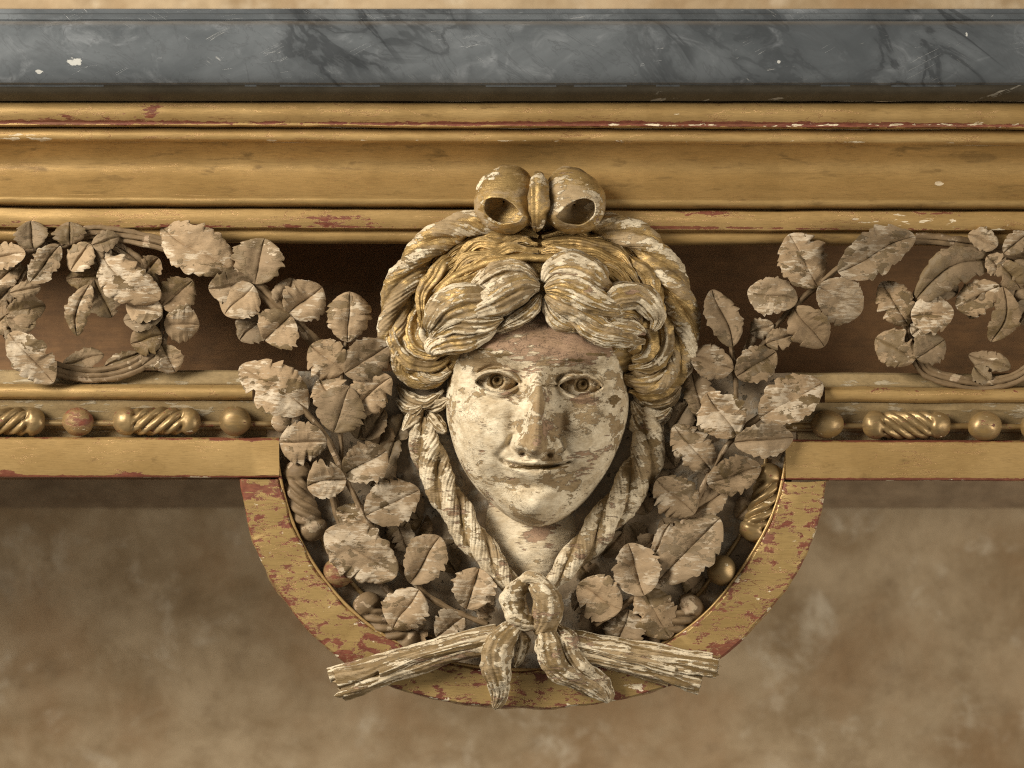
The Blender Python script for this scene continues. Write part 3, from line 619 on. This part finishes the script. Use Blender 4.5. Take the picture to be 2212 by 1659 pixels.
# hair coiled at the temples
for pts, r, off in (([(300, 760), (240, 920), (250, 1080), (340, 1200), (470, 1225), (580, 1170)], 25, (18, 46)),
                    ([(390, 860), (330, 1000), (360, 1110), (450, 1160), (550, 1140)], 22, (30, 60)),
                    ([(420, 960), (400, 1050), (450, 1110), (520, 1110)], 18, (40, 62)),
                    ([(235, 1150), (300, 1270), (420, 1310), (540, 1270), (600, 1200)], 20, (0, 40))):
    lock(1, pts, r, off=0, mat=M_BRAID, dbase=off, ga=.2, grooves=4, flat=1., name="temple_curl")
for pts, r, off in (([(1730, 820), (1830, 960), (1840, 1110), (1760, 1220), (1620, 1240)], 26, (26, 50)),
                    ([(1690, 990), (1750, 1080), (1720, 1170), (1640, 1200)], 24, (46, 56)),
                    ([(1900, 1060), (1880, 1220), (1780, 1310), (1660, 1320), (1590, 1290)], 25, (6, 36)),
                    ([(1640, 1060), (1660, 1110), (1620, 1150)], 20, (60, 60)),
                    ([(1900, 1240), (1840, 1370), (1720, 1400), (1620, 1380)], 20, (-6, 20))):
    lock(1, pts, r, off=0, mat=M_BRAID, dbase=off, ga=.2, grooves=4, flat=1., name="temple_curl")
# twisted braids over the head and round the temples
def rope(pts, mat, name="braid", lobes=3, tw=.022, la=.46, n=260, gr=9):
    return sweep(name, pts, mat, face, n=n, m=90, lobes=lobes, la=la, twist=tw, grooves=gr, ga=.07, gtw=tw * 12, noise=1.3, nscale=24)
rope([(1062, 478, 44, 24, 22), (1000, 488, 48, 33, 28), (940, 516, 48, 36, 32), (895, 566, 44, 37, 34), (862, 628, 36, 37, 34), (850, 695, 28, 36, 34), (858, 755, 20, 34, 32), (885, 800, 18, 32, 30), (930, 815, 26, 28, 26), (968, 790, 40, 16, 16)], M_BRAID, tw=-.020)
rope([(1275, 480, 44, 24, 22), (1335, 492, 48, 33, 28), (1392, 524, 48, 37, 32), (1434, 574, 44, 38, 34), (1464, 634, 36, 38, 34), (1478, 700, 28, 37, 34), (1472, 765, 20, 35, 32), (1444, 812, 16, 33, 30), (1398, 826, 24, 28, 26), (1366, 800, 34, 16, 16)], M_BRAID, tw=.020)
# braids that hang beside the neck and are tied below
rope([(905, 905, -8, 18, 16), (918, 950, 0, 35, 28), (936, 1010, 6, 39, 31), (966, 1075, 14, 38, 32), (1006, 1140, 22, 36, 31), (1056, 1205, 34, 32, 28), (1098, 1258, 46, 24, 22), (1125, 1290, 50, 16, 16)], M_ROPE, tw=-.019, la=.46)
rope([(1402, 880, -8, 20, 18), (1404, 935, 0, 37, 30), (1392, 995, 6, 41, 32), (1358, 1062, 14, 41, 33), (1312, 1120, 22, 39, 32), (1258, 1185, 34, 35, 30), (1208, 1240, 46, 25, 24), (1176, 1280, 50, 16, 16)], M_ROPE, tw=.019, la=.46)
# small leaf-like ties above the hanging braids
for pts, r in (([(20, 400), (90, 470), (180, 490), (280, 420)], 15), ([(160, 520), (110, 590), (50, 650)], 20), ([(180, 540), (230, 600), (290, 660)], 18), ([(170, 520), (240, 500), (310, 470)], 18), ([(10, 470), (70, 520), (150, 520)], 12), ([(60, 560), (110, 540), (160, 510)], 16)):
    lock(2, pts, r, off=0, mat=M_ROPE, dbase=(-12, 12), grooves=5, ga=.2, n=60, name="braid_tie")
for pts, r in (([(1330, 400), (1420, 470), (1530, 470), (1610, 400)], 22), ([(1320, 330), (1420, 390), (1560, 370), (1640, 290)], 22), ([(1340, 480), (1400, 560), (1490, 570), (1560, 520)], 20), ([(1345, 560), (1380, 620), (1430, 640)], 22)):
    lock(2, pts, r, off=0, mat=M_ROPE, dbase=(-10, 2), grooves=6, ga=.2, n=60, name="braid_tie")

# bow on top of the head
def bow_loop(s):
    """a ribbon turned into a loop: thin band, front edge dropped and turned out, pinched at the knot"""
    path = [(1150, 462), (1147, 430), (1136, 398), (1110, 378), (1078, 378), (1050, 396), (1037, 428), (1040, 462), (1062, 486), (1096, 492), (1128, 484), (1150, 466)]
    q = spline([(x, y, 0) for x, y in path], 110)[:, :2]; c = q.mean(0); T = np.gradient(q, axis=0); T /= np.linalg.norm(T, axis=1)[:, None]
    Nn = np.stack([T[:, 1], -T[:, 0]], -1); Nn *= np.sign(((q - c) * Nn).sum(1))[:, None]      # outward
    pinch = np.clip(np.minimum(np.arange(110), np.arange(110)[::-1]) / 22., .0, 1) ** .7
    sec = [(-.25, .0), (0, .5), (.1, .95), (.2, .75), (.3, 1.15), (.42, 1.25), (.52, .95), (.62, 1.15), (.75, 1.0), (.84, .7), (.93, .8), (1, .45), (1.03, .05), (1., -.4), (.9, -.65), (.78, -.7), (.68, -.9), (.58, -1.4), (.50, -3.2), (.46, -6.)]
    rows = []
    for w_, o in sec:
        o2 = o * 8.5 if o > -1 else o * 8.5 * .9
        p = q + Nn * (o2 * (.55 + .45 * pinch))[:, None]
        if o < -1: p = c + (q - c) * np.clip(1 + o * .155, .02, 1)
        wc = float(np.clip(w_, 0, 1)) ** 2 if o >= -1 else 1.; sw = .06 * math.sin(math.pi * float(np.clip(w_, 0, 1)))
        u_ = (p - c) @ np.array([.86, .51]); v_ = (p - c) @ np.array([-.51, .86])
        u_, v_ = u_ * (1 + sw - .26 * wc), v_ * (1 + sw - .54 * wc)
        p = c + u_[:, None] * np.array([.86, .51]) + v_[:, None] * np.array([-.51, .86])
        sh = (1 - w_) * np.array([5., -12.]) + w_ * np.array([-11., 19.])
        p = p + sh * (.35 + .65 * pinch)[:, None]
        d = 44 + 74 * w_ + 10 * (1 - pinch) * w_ + (q[:, 1] - c[1]) * -.16 + (q[:, 0] - c[0]) * .12
        rows.append(np.concatenate([p, d[:, None]], 1))
    V = np.stack(rows, 1); V = V + wob(V + s * 70, 26)[..., None] * 1.5
    if s > 0: V[..., 0] = 2 * 1166 - V[..., 0]; V[..., 1] += 5 * ((V[..., 0] - 1160) / 120.)
    return mesh_np("bow_loop", P(V).reshape(-1, 3), quads(V.shape[0], V.shape[1], True, False), M_BOW, face)
bow_loop(-1); bow_loop(1)
sweep("bow_knot", [(1164, 384, 60, 8, 12), (1163, 393, 88, 19, 22), (1163, 420, 108, 23, 28), (1163, 450, 108, 23, 28), (1161, 478, 88, 19, 22), (1160, 492, 60, 8, 12)], M_BOW, face, n=80, m=48, grooves=3, ga=.16, noise=1.4)

# ------------------------------------------------------------------ ribbon and twig bundles
knot = sweep("tied_ribbon", [(1158, 1268, 70, 12, 14), (1132, 1262, 92, 20, 20), (1112, 1282, 98, 25, 25), (1110, 1312, 98, 27, 26), (1126, 1338, 94, 26, 25), (1150, 1346, 86, 18, 20), (1166, 1350, 76, 8, 10)], M_KNOT, table, n=120, m=60, grooves=3, ga=.10, noise=2.2, nscale=28)
sweep("ribbon_loop", [(1148, 1256, 86, 8, 10), (1164, 1272, 104, 22, 22), (1180, 1296, 112, 31, 28), (1184, 1328, 108, 31, 28), (1172, 1356, 94, 22, 20), (1160, 1366, 80, 8, 10)], M_KNOT, knot, n=100, m=60, grooves=5, ga=.1, noise=2.2, nscale=24)
sweep("ribbon_loop", [(1120, 1262, 96, 8, 8), (1142, 1248, 108, 13, 12), (1170, 1258, 116, 14, 13), (1190, 1280, 110, 12, 12), (1198, 1300, 96, 6, 6)], M_KNOT, knot, n=80, m=40, grooves=4, ga=.12, noise=1.2)
sweep("ribbon_tail", [(1132, 1346, 84, 12, 12), (1104, 1362, 96, 22, 20), (1080, 1394, 100, 31, 26), (1072, 1432, 94, 34, 28), (1078, 1470, 80, 27, 24), (1080, 1500, 66, 20, 18), (1072, 1522, 56, 13, 12), (1066, 1530, 52, 5, 5)], M_KNOT, knot, n=130, m=64, grooves=5, ga=.14, gtw=.01, noise=2.2, nscale=26)
sweep("ribbon_tail", [(1168, 1352, 84, 12, 12), (1182, 1372, 98, 24, 20), (1186, 1402, 100, 31, 25), (1204, 1440, 92, 29, 25), (1244, 1466, 76, 25, 22), (1284, 1486, 62, 22, 18), (1308, 1508, 52, 12, 10), (1312, 1518, 48, 4, 4)], M_KNOT, knot, n=130, m=64, grooves=6, ga=.14, gtw=-.01, noise=2.2, nscale=26)
sweep("ribbon_tail", [(1200, 1350, 80, 10, 10), (1224, 1376, 92, 19, 17), (1236, 1412, 90, 20, 18), (1262, 1446, 78, 19, 16), (1294, 1472, 64, 18, 14), (1314, 1494, 54, 14, 12), (1316, 1512, 48, 5, 5)], M_KNOT, knot, n=120, m=56, grooves=5, ga=.14, noise=2., nscale=26)
sweep("ribbon_tail", [(1112, 1356, 80, 10, 10), (1128, 1380, 84, 15, 14), (1124, 1414, 78, 14, 14), (1112, 1440, 70, 6, 6)], M_KNOT, knot, n=80, m=40, grooves=4, ga=.14, noise=1.8)
def twig(name, a, b, r, parent, bow=4, d0=70, d1=52):
    (x0, y0), (x1, y1) = z(7, *a), z(7, *b); L = math.hypot(x1 - x0, y1 - y0); nx, ny = -(y1 - y0) / L, (x1 - x0) / L
    pts = []
    for k in range(7):
        t = k / 6; w_ = rnd.uniform(-1, 1) * 2.2 + bow * math.sin(math.pi * t)
        rr_ = r * (1 + rnd.uniform(-.09, .09)) * (.92 + .16 * t)
        pts.append((x0 + (x1 - x0) * t + nx * w_, y0 + (y1 - y0) * t + ny * w_, d0 + (d1 - d0) * t, rr_, rr_ * .95))
    # broken, slightly hollow end
    e = pts[-1]; ux, uy = (x1 - x0) / L, (y1 - y0) / L
    pts += [(e[0] + ux * 3, e[1] + uy * 3, e[2], e[3] * .93, e[4] * .93), (e[0] + ux * 3.5, e[1] + uy * 3.5, e[2], e[3] * .7, e[4] * .7), (e[0] - ux * 2, e[1] - uy * 2, e[2], e[3] * .45, e[4] * .45)]
    return sweep(name, pts, M_TWIG, parent, n=130, m=44, grooves=4, ga=.13, gtw=.003, noise=1.3, nscale=34)
tb = twig("twig_bundle", (930, 398), (75, 630), 15, table, 4, 62, 50)
for a, b, r, d0, d1 in (((930, 428), (112, 655), 19, 78, 62), ((930, 470), (140, 712), 20, 74, 54), ((920, 445), (330, 610), 12, 86, 74), ((860, 505), (230, 705), 10, 50, 40)):
    twig("twig", a, b, r, tb, 4, d0, d1)
tb2 = twig("twig_bundle", (1290, 436), (2020, 566), 15, table, -4, 62, 50)
for a, b, r, d0, d1 in (((1290, 468), (2050, 604), 18, 80, 60), ((1290, 508), (1965, 676), 20, 74, 50), ((1300, 470), (1830, 612), 12, 88, 74), ((1330, 550), (1800, 672), 10, 50, 40)):
    twig("twig", a, b, r, tb2, -4, d0, d1)

for par, a, b, r in ((tb, (330, 590), (62, 622), 6), (tb, (300, 640), (88, 668), 6.5), (tb, (320, 680), (98, 738), 7), (tb2, (1760, 560), (2075, 588), 6.5), (tb2, (1780, 600), (2062, 632), 6), (tb2, (1700, 620), (1948, 702), 7)):
    (x0, y0), (x1, y1) = z(7, *a), z(7, *b)
    sweep("splinter", [(x0, y0, 66, 2, 2), (x0 * .6 + x1 * .4, y0 * .6 + y1 * .4, 76, r, r), (x0 * .15 + x1 * .85, y0 * .15 + y1 * .85, 66, r, r * .9), (x1, y1, 58, 1.2, 1.2)], M_TWIG, par, n=50, m=20, grooves=3, ga=.2, noise=1.2, nscale=14)
# ------------------------------------------------------------------ leaves and sprays
leaf_no = [0]
def leaf(parent, zk, bx, by, tx, ty, wpx, db=20, dt=30, mat=None, fold=.16, bend=0., droop=.10, roll=0., curl=.10, teeth=None, vein=True, shape=.54):
    f = zc(zk)[2] if zk else 1.
    x0, y0 = z(zk, bx, by) if zk else (bx, by); x1, y1 = z(zk, tx, ty) if zk else (tx, ty); Wd = wpx * f / 2 * 1.12
    leaf_no[0] += 1; R = random.Random(leaf_no[0] * 13 + 5)
    L = math.hypot(x1 - x0, y1 - y0); ux, uy = (x1 - x0) / L, (y1 - y0) / L; nx, ny = -uy, ux
    nu, nv = 56, 25; u = np.linspace(0, 1, nu)[:, None]; v = np.linspace(-1, 1, nv)[None]
    teeth = teeth or max(4, min(8, int(L / R.uniform(11, 17)))); fold = fold * R.uniform(1.0, 3.4); roll = roll + R.uniform(-.34, .34); rt = R.uniform(-.6, .6); lc = R.uniform(-.15, .36); curl = curl * R.uniform(.8, 2.4)
    pk = R.uniform(.42, .56)
    uu = np.where(u < pk, u / pk * .5, .5 + (u - pk) / (1 - pk) * .5)
    prof = np.sin(np.pi * uu) ** shape * (1 - .18 * (u > pk) * ((u - pk) / (1 - pk)) ** 2)
    jit = [R.uniform(0, 6.28) for _ in range(4)]
    def edge(k):
        uw = u + .035 * np.sin(9 * u + jit[k]) + .02 * np.sin(23 * u + jit[k + 2]); ph = R.uniform(0, 1)
        q = (uw * teeth + ph) % 1.0; amp = (.14 + .06 * np.sin(7 * u + jit[k])) * np.sin(np.pi * u) ** .5
        e = prof * (1 - amp * (q ** 1.5 - .35) + .05 * np.sin(31 * u + jit[k]) * np.sin(np.pi * u))
        if R.random() < .3:      # a broken bit of the edge
            u0 = R.uniform(.3, .95); e = e * (1 - R.uniform(.15, .4) * np.exp(-(np.abs(u - u0) / R.uniform(.03, .07)) ** 4))
        return e * R.uniform(.88, 1.08)
    wv = np.where(v < 0, edge(0), edge(1)) * v
    ue = u + .035 * np.abs(v) ** 3 * np.sin(np.pi * u)
    bw = bend * L * np.sin(np.pi * ue) + R.uniform(-.03, .03) * L * np.sin(2 * np.pi * ue)
    X = x0 + ux * L * ue + nx * (wv * Wd + bw); Y = y0 + uy * L * ue + ny * (wv * Wd + bw)
    d = db + (dt - db) * ue + 0 * v
    a = np.abs(v)
    d = d + fold * Wd * a * prof * 1.3 - curl * Wd * 2.0 * a ** 3 * prof - droop * L * (ue ** 2.2) + R.uniform(.5, 1.1) * .09 * L * np.sin(np.pi * ue)
    d = d + (roll + rt * (u - .4)) * Wd * v * prof + lc * L * (u - .45) ** 2 * 1.4
    if vein:
        d = d - 2.4 * np.exp(-(v * Wd / 2.6) ** 2) * np.sin(np.pi * np.clip(u, 0, 1)) ** .3 + 1.2 * np.exp(-((a * Wd - 6) / 3.) ** 2)
        nvn = max(3, int(L / 17)); sv = (u - .30 * a) * nvn * 2 * np.pi + R.uniform(0, 6)
        d = d - R.uniform(.9, 2.0) * np.abs(np.sin(sv * .5 + .5 * np.sin(3 * u + 2 * v))) ** .5 * -1 * np.clip(a * 2.2, 0, 1) * (1 - u * .5) * np.sin(np.pi * np.clip(u, .02, .98)) ** .4
    pts = np.stack([X, Y, d], -1); off = leaf_no[0] * 57.
    pts[..., 2] += wob(pts + off, 34) * 3.2 + wob(pts + off, 13) * .9
    # a chipped edge on some leaves
    thick = 12.
    back = pts.copy(); back[..., 2] -= thick * (1 - .35 * a ** 4)
    cxp = (X.mean(), Y.mean()); back[..., 0] += (cxp[0] - back[..., 0]) * .05; back[..., 1] += (cxp[1] - back[..., 1]) * .05
    A = np.concatenate([P(pts).reshape(-1, 3), P(back).reshape(-1, 3)]); F1 = quads(nu, nv); F2 = quads(nu, nv, off=nu * nv)[:, ::-1]
    b = [i * nv for i in range(nu)] + [(nu-1)*nv + j for j in range(1, nv)] + [i * nv + nv - 1 for i in range(nu - 2, -1, -1)] + [j for j in range(nv - 2, 0, -1)]
    b = np.array(b); b2 = np.roll(b, -1); F3 = np.stack([b2, b, b + nu * nv, b2 + nu * nv], -1)
    return mesh_np("leaf", A, np.concatenate([F1[:, ::-1], F2[:, ::-1], F3]), mat or M_LEAF, parent, sharp=65)
def stem(zk, pts, r, d, parent, name="stem", strands=1, n=70):
    objs = []
    q = np.array([(*z(zk, p[0], p[1]), (p[2] if len(p) > 2 else d), r, r) for p in pts], float)
    if strands == 1:
        return sweep(name, q, M_STEM, parent, n=n, m=26, grooves=4, ga=.16, noise=1.0, nscale=16)
    for k in range(strands):
        a = k - (strands - 1) / 2; e = q.copy(); g = np.gradient(q[:, :2], axis=0); g /= np.linalg.norm(g, axis=1)[:, None] + 1e-6
        o = a * r * 1.5 * (1 + .25 * np.sin(np.linspace(0, 5, len(q)) + k * 2)); e[:, 0] += -g[:, 1] * o; e[:, 1] += g[:, 0] * o; e[:, 2] += -abs(a) * 3 + 3 * np.sin(np.linspace(0, 6, len(q)) + k)
        objs.append(sweep("tmp", e, M_STEM, parent, n=n, m=22, grooves=3, ga=.16, noise=.9, nscale=16))
    return merge(objs, name)
L_, LP, LO = M_LEAF, M_LEAFP, M_LEAFO
# left scroll
sl = stem(3, [(-90, 470), (150, 350), (380, 292), (600, 285), (760, 350), (900, 470), (990, 640), (1010, 800), (950, 980), (800, 1075), (560, 1115), (310, 1060), (90, 910), (35, 740), (60, 590), (150, 430)], 6.5, 4, table, "leaf_scroll", 3, 220)
sl.data  # the scroll carries its leaves
stem(3, [(380, 290), (560, 225), (750, 240), (900, 262), (1060, 300)], 6.5, 16, sl, "stem", 3)
stem(3, [(1060, 300), (1240, 350), (1450, 462)], 5, 2, sl, "stem")
stem(3, [(980, 470), (760, 420), (600, 500), (560, 560)], 5, -4, sl, "stem")
for a in ((210, 325, 188, 148, 195, 26, 28, LO), (440, 300, 432, 155, 200, 28, 30, LO), (575, 300, 745, 250, 125, 32, 28, LO), (160, 350, -70, 385, 150, 22, 16, L_), (375, 300, 185, 535, 170, 26, 30, LP), (560, 288, 440, 462, 165, 30, 26, L_), (565, 288, 610, 420, 110, 24, 20, LO),
          (1000, 640, 618, 330, 255, 34, 36, LP, dict(bend=-.1)), (560, 545, 480, 868, 150, 30, 20, L_, dict(bend=.12)), (590, 520, 700, 752, 215, 22, 18, LO), (620, 490, 412, 515, 140, 4, 2, LO),
          (1015, 725, 785, 665, 165, 30, 34, L_, dict(roll=-.4)), (1015, 735, 770, 770, 150, 34, 22, LO), (1010, 860, 815, 915, 190, 28, 22, LO), (1010, 690, 1205, 520, 215, 16, 6, LO), (1022, 790, 1245, 800, 215, 18, 8, L_), (1010, 925, 1095, 1095, 180, 16, 8, L_),
          (35, 735, 285, 680, 165, 26, 16, LO), (40, 755, 225, 800, 160, 30, 18, LO), (60, 600, 255, 560, 110, 10, 6, LO), (55, 850, 335, 1160, 235, 34, 40, LP), (390, 1045, 650, 985, 120, -14, -14, LO), (650, 1060, 875, 970, 95, -12, -12, LO),
          (35, 740, -70, 850, 130, 20, 12, L_), (130, 410, -60, 560, 160, 14, 6, L_), (70, 560, -40, 680, 120, 10, 4, L_), (700, 350, 600, 470, 130, 24, 18, LO), (900, 480, 990, 380, 130, 10, 4, LO), (960, 560, 860, 640, 130, 30, 26, L_), (990, 980, 890, 1050, 120, 20, 14, LO), (250, 330, 290, 450, 110, 20, 14, LO), (40, 800, 120, 900, 110, 26, 18, LO)):
    leaf(sl, 3, *a[:7], mat=a[7], **(a[8] if len(a) > 8 else {}))
# left spray that runs down from the scroll into the medallion
s1 = stem(3, [(1440, 455, 16), (1570, 540, 18), (1710, 670, 18), (1820, 760, 18), (1930, 870, 16), (2030, 980, 8)], 8, 16, table, "leaf_spray", 2)
for a in ((1455, 462, 1005, 185, 300, 30, 34, L_, dict(bend=-.03)), (1590, 545, 1650, 258, 305, 26, 22, LO, dict(droop=.02)), (1570, 545, 1300, 570, 200, 24, 26, L_, dict(roll=.3)), (1582, 550, 1400, 735, 250, 30, 30, L_), (1790, 735, 2010, 560, 260, 26, 28, L_), (1815, 735, 1650, 895, 270, 30, 28, L_), (1640, 750, 1495, 895, 185, 8, 6, LO), (1770, 700, 1825, 505, 170, 10, 6, L_),
          (2040, 880, 2215, 600, 10, 0, 0, L_)):
    if a[4] > 20: leaf(s1, 3, *a[:7], mat=a[7], **(a[8] if len(a) > 8 else {}))
# left upright spray beside the braid
s2 = stem(0 if False else 4, [(548, -80), (525, 60), (515, 190), (500, 300), (520, 430), (515, 540)], 5.5, 30, table, "leaf_spray")
for a in ((552, -60, 562, -312, 210, 40, 34, L_, dict(droop=.02)), (535, 85, 365, -45, 185, 38, 40, L_), (535, 95, 765, -50, 190, 40, 38, L_), (510, 270, 410, 118, 170, 34, 32, L_, dict(droop=.02)), (560, 270, 768, 112, 195, 30, 36, L_), (480, 385, 560, 160, 225, 46, 52, LO, dict(fold=.05)), (640, 420, 735, 270, 110, 2, 6, LO), (745, 570, 790, 395, 85, -10, -6, LO), (600, 420, 650, 300, 120, 0, 4, LO)):
    leaf(s2, 4, *a[:7], mat=a[7], **(a[8] if len(a) > 8 else {}))
# left curved spray of the medallion
s3 = stem(4, [(150, 120, 54), (330, 275, 50), (440, 400, 46), (510, 540, 42), (570, 670, 36), (650, 830, 30), (760, 1000, 26), (870, 1120, 28), (1000, 1230, 32), (1250, 1340, 44)], 6.5, 40, table, "leaf_spray", 1, 140)
stem(4, [(470, 640, -6), (500, 800, -6), (560, 960, -8), (700, 1120, -8), (860, 1260, -6)], 7, 0, s3)
for a in ((355, 275, 15, 60, 225, 54, 52, LP, dict(bend=.03)), (320, 290, 175, 350, 105, 24, 20, L_), (450, 435, 212, 435, 180, 46, 44, LP), (545, 620, 350, 655, 190, 44, 42, LP, dict(bend=.08)), (525, 600, 745, 475, 195, 44, 40, LP), (640, 800, 908, 670, 205, 38, 34, LP), (650, 840, 495, 770, 120, 26, 20, LP), (795, 1100, 440, 875, 250, 46, 52, LP), (860, 980, 800, 850, 110, 0, -4, L_), (860, 1135, 1010, 900, 195, 40, 34, L_), (1140, 1262, 1205, 1058, 190, 44, 36, LP), (905, 1165, 775, 1360, 195, 42, 36, LP), (1130, 1300, 990, 1400, 160, 34, 26, LP), (940, 1335, 860, 1420, 90, 4, -2, L_), (690, 1010, 800, 950, 80, -8, -10, LO), (1270, 1310, 1200, 1235, 80, 20, 20, L_), (740, 330, 700, 470, 120, -14, -14, LO), (830, 640, 880, 760, 60, -16, -16, LO)):
    leaf(s3, 4, *a[:7], mat=a[7], **(a[8] if len(a) > 8 else {}))
# right upright spray beside the braid
s4 = stem(6, [(385, 920), (400, 1060), (415, 1200), (395, 1330), (330, 1500)], 5.5, 28, table, "leaf_spray")
for a in ((395, 935, 262, 578, 205, 38, 32, L_, dict(bend=.04)), (400, 1075, 130, 985, 205, 38, 34, L_), (415, 1120, 665, 965, 200, 40, 38, L_)):
    leaf(s4, 6, *a[:7], mat=a[7], **(a[8] if len(a) > 8 else {}))
for a in ((725, 405, 575, 190, 215, 46, 50, LP, dict(droop=.02)), (570, 330, 500, 90, 140, 0, -4, LO), (640, 330, 560, 420, 150, -12, -12, LO)):
    leaf(s4, 5, *a[:7], mat=a[7], **(a[8] if len(a) > 8 else {}))
# right curved spray of the medallion
s5 = stem(5, [(900, 270, 46), (820, 320, 46), (700, 420, 44), (600, 580, 40), (540, 690, 36), (470, 810, 34), (400, 960, 32), (310, 1120, 34), (160, 1245, 40), (20, 1340, 46)], 6.5, 40, table, "leaf_spray", 1, 140)
for a in ((835, 315, 1150, 140, 215, 52, 46, LP), (710, 435, 1005, 410, 175, 56, 58, L_), (605, 585, 410, 350, 190, 44, 42, LP), (575, 635, 845, 555, 170, 46, 44, L_), (515, 790, 325, 620, 200, 42, 40, L_), (470, 815, 675, 660, 130, 24, 18, L_), (325, 1130, 640, 810, 235, 42, 46, L_), (305, 1000, 400, 830, 80, 8, 6, LP), (265, 1195, 185, 935, 205, 44, 40, LP), (150, 1265, -65, 1140, 200, 46, 42, L_), (245, 1160, 395, 1405, 205, 42, 38, L_), (190, 1262, 130, 1460, 180, 40, 36, LP), (560, 1100, 470, 1190, 120, -14, -14, LO), (330, 900, 260, 1000, 130, -14, -14, LO), (-20, 1260, 40, 1420, 130, 8, 4, LO)):
    leaf(s5, 5, *a[:7], mat=a[7], **(a[8] if len(a) > 8 else {}))
# right spray in the opening
s6 = stem(6, [(1060, 440, 20), (930, 550, 18), (790, 670, 18), (670, 800, 16), (580, 930, 14), (480, 1050, 8)], 6, 16, table, "leaf_spray")
stem(6, [(520, 870, 6), (490, 950, 6), (470, 1060, 2)], 9, 6, s6)
for a in ((930, 565, 745, 232, 275, 28, 24, L_, dict(droop=.02)), (1050, 470, 1535, 245, 255, 30, 34, LP, dict(bend=-.02)), (800, 645, 485, 590, 225, 28, 26, LP), (925, 560, 1200, 720, 255, 26, 22, LP), (775, 690, 965, 935, 235, 26, 20, LO), (650, 795, 500, 845, 135, 22, 18, LP), (600, 915, 775, 855, 125, 24, 20, L_)):
    leaf(s6, 6, *a[:7], mat=a[7], **(a[8] if len(a) > 8 else {}))
# right scroll
s7 = stem(6, [(2330, 460), (2150, 385), (1980, 360), (1800, 400), (1640, 500), (1540, 640), (1500, 800), (1530, 960), (1600, 1080), (1760, 1140), (1950, 1165), (2150, 1125), (2300, 1020)], 6, 6, table, "leaf_scroll", 3, 200)
stem(6, [(1535, 260), (1700, 272), (1870, 295), (2080, 340), (2330, 370)], 7, 10, s7, "stem", 2)
stem(6, [(2212, 520), (2120, 530), (2050, 560)], 5, 0, s7)
for a in ((1490, 800, 1320, 530, 220, 22, 16, L_), (1535, 1015, 1285, 880, 205, 24, 18, L_), (1530, 650, 2060, 400, 215, 30, 30, LO, dict(bend=-.17, shape=.5)), (1505, 745, 1775, 715, 235, 30, 22, LP), (1540, 1010, 1715, 890, 205, 28, 20, LO), (2060, 555, 1785, 690, 200, 26, 16, LP), (2080, 560, 2005, 905, 170, 30, 12, LO, dict(bend=-.16)), (2060, 400, 2190, 575, 160, 26, 20, LO), (2130, 1070, 1865, 985, 120, -14, -14, LO), (2050, 300, 1862, 235, 130, 26, 28, LP), (2085, 350, 2235, 225, 130, 26, 26, LP), (2240, 640, 2180, 800, 150, 10, 4, LO), (1620, 520, 1800, 600, 150, 20, 14, LO), (1760, 430, 1900, 330, 130, 12, 10, LO), (1980, 370, 2090, 470, 130, 20, 16, L_), (2150, 400, 2260, 520, 150, 16, 10, LO), (1510, 860, 1600, 800, 110, 26, 22, LP), (2000, 1160, 1900, 1060, 110, 2, 0, LO), (2180, 540, 2120, 720, 150, 6, 0, L_), (1950, 560, 1870, 760, 130, 8, 0, LO)):
    leaf(s7, 6, *a[:7], mat=a[7], **(a[8] if len(a) > 8 else {}))
# low carved leaves that fill the ground behind both curved sprays
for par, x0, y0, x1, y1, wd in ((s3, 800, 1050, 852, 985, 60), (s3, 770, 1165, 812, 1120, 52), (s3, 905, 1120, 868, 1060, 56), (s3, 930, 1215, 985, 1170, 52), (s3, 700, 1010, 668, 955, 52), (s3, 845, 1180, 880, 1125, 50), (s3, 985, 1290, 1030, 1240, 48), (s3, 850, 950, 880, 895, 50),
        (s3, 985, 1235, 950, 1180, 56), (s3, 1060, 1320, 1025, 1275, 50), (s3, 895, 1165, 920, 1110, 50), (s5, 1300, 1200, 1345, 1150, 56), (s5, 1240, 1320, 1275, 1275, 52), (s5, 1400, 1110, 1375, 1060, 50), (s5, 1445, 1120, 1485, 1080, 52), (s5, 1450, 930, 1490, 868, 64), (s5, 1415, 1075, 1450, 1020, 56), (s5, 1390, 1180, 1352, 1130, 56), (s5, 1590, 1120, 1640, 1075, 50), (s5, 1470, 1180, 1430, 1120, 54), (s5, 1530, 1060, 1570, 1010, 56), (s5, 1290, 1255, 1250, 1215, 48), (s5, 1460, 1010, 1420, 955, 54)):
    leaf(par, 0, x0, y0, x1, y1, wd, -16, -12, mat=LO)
table.location = (0, 0, 0)
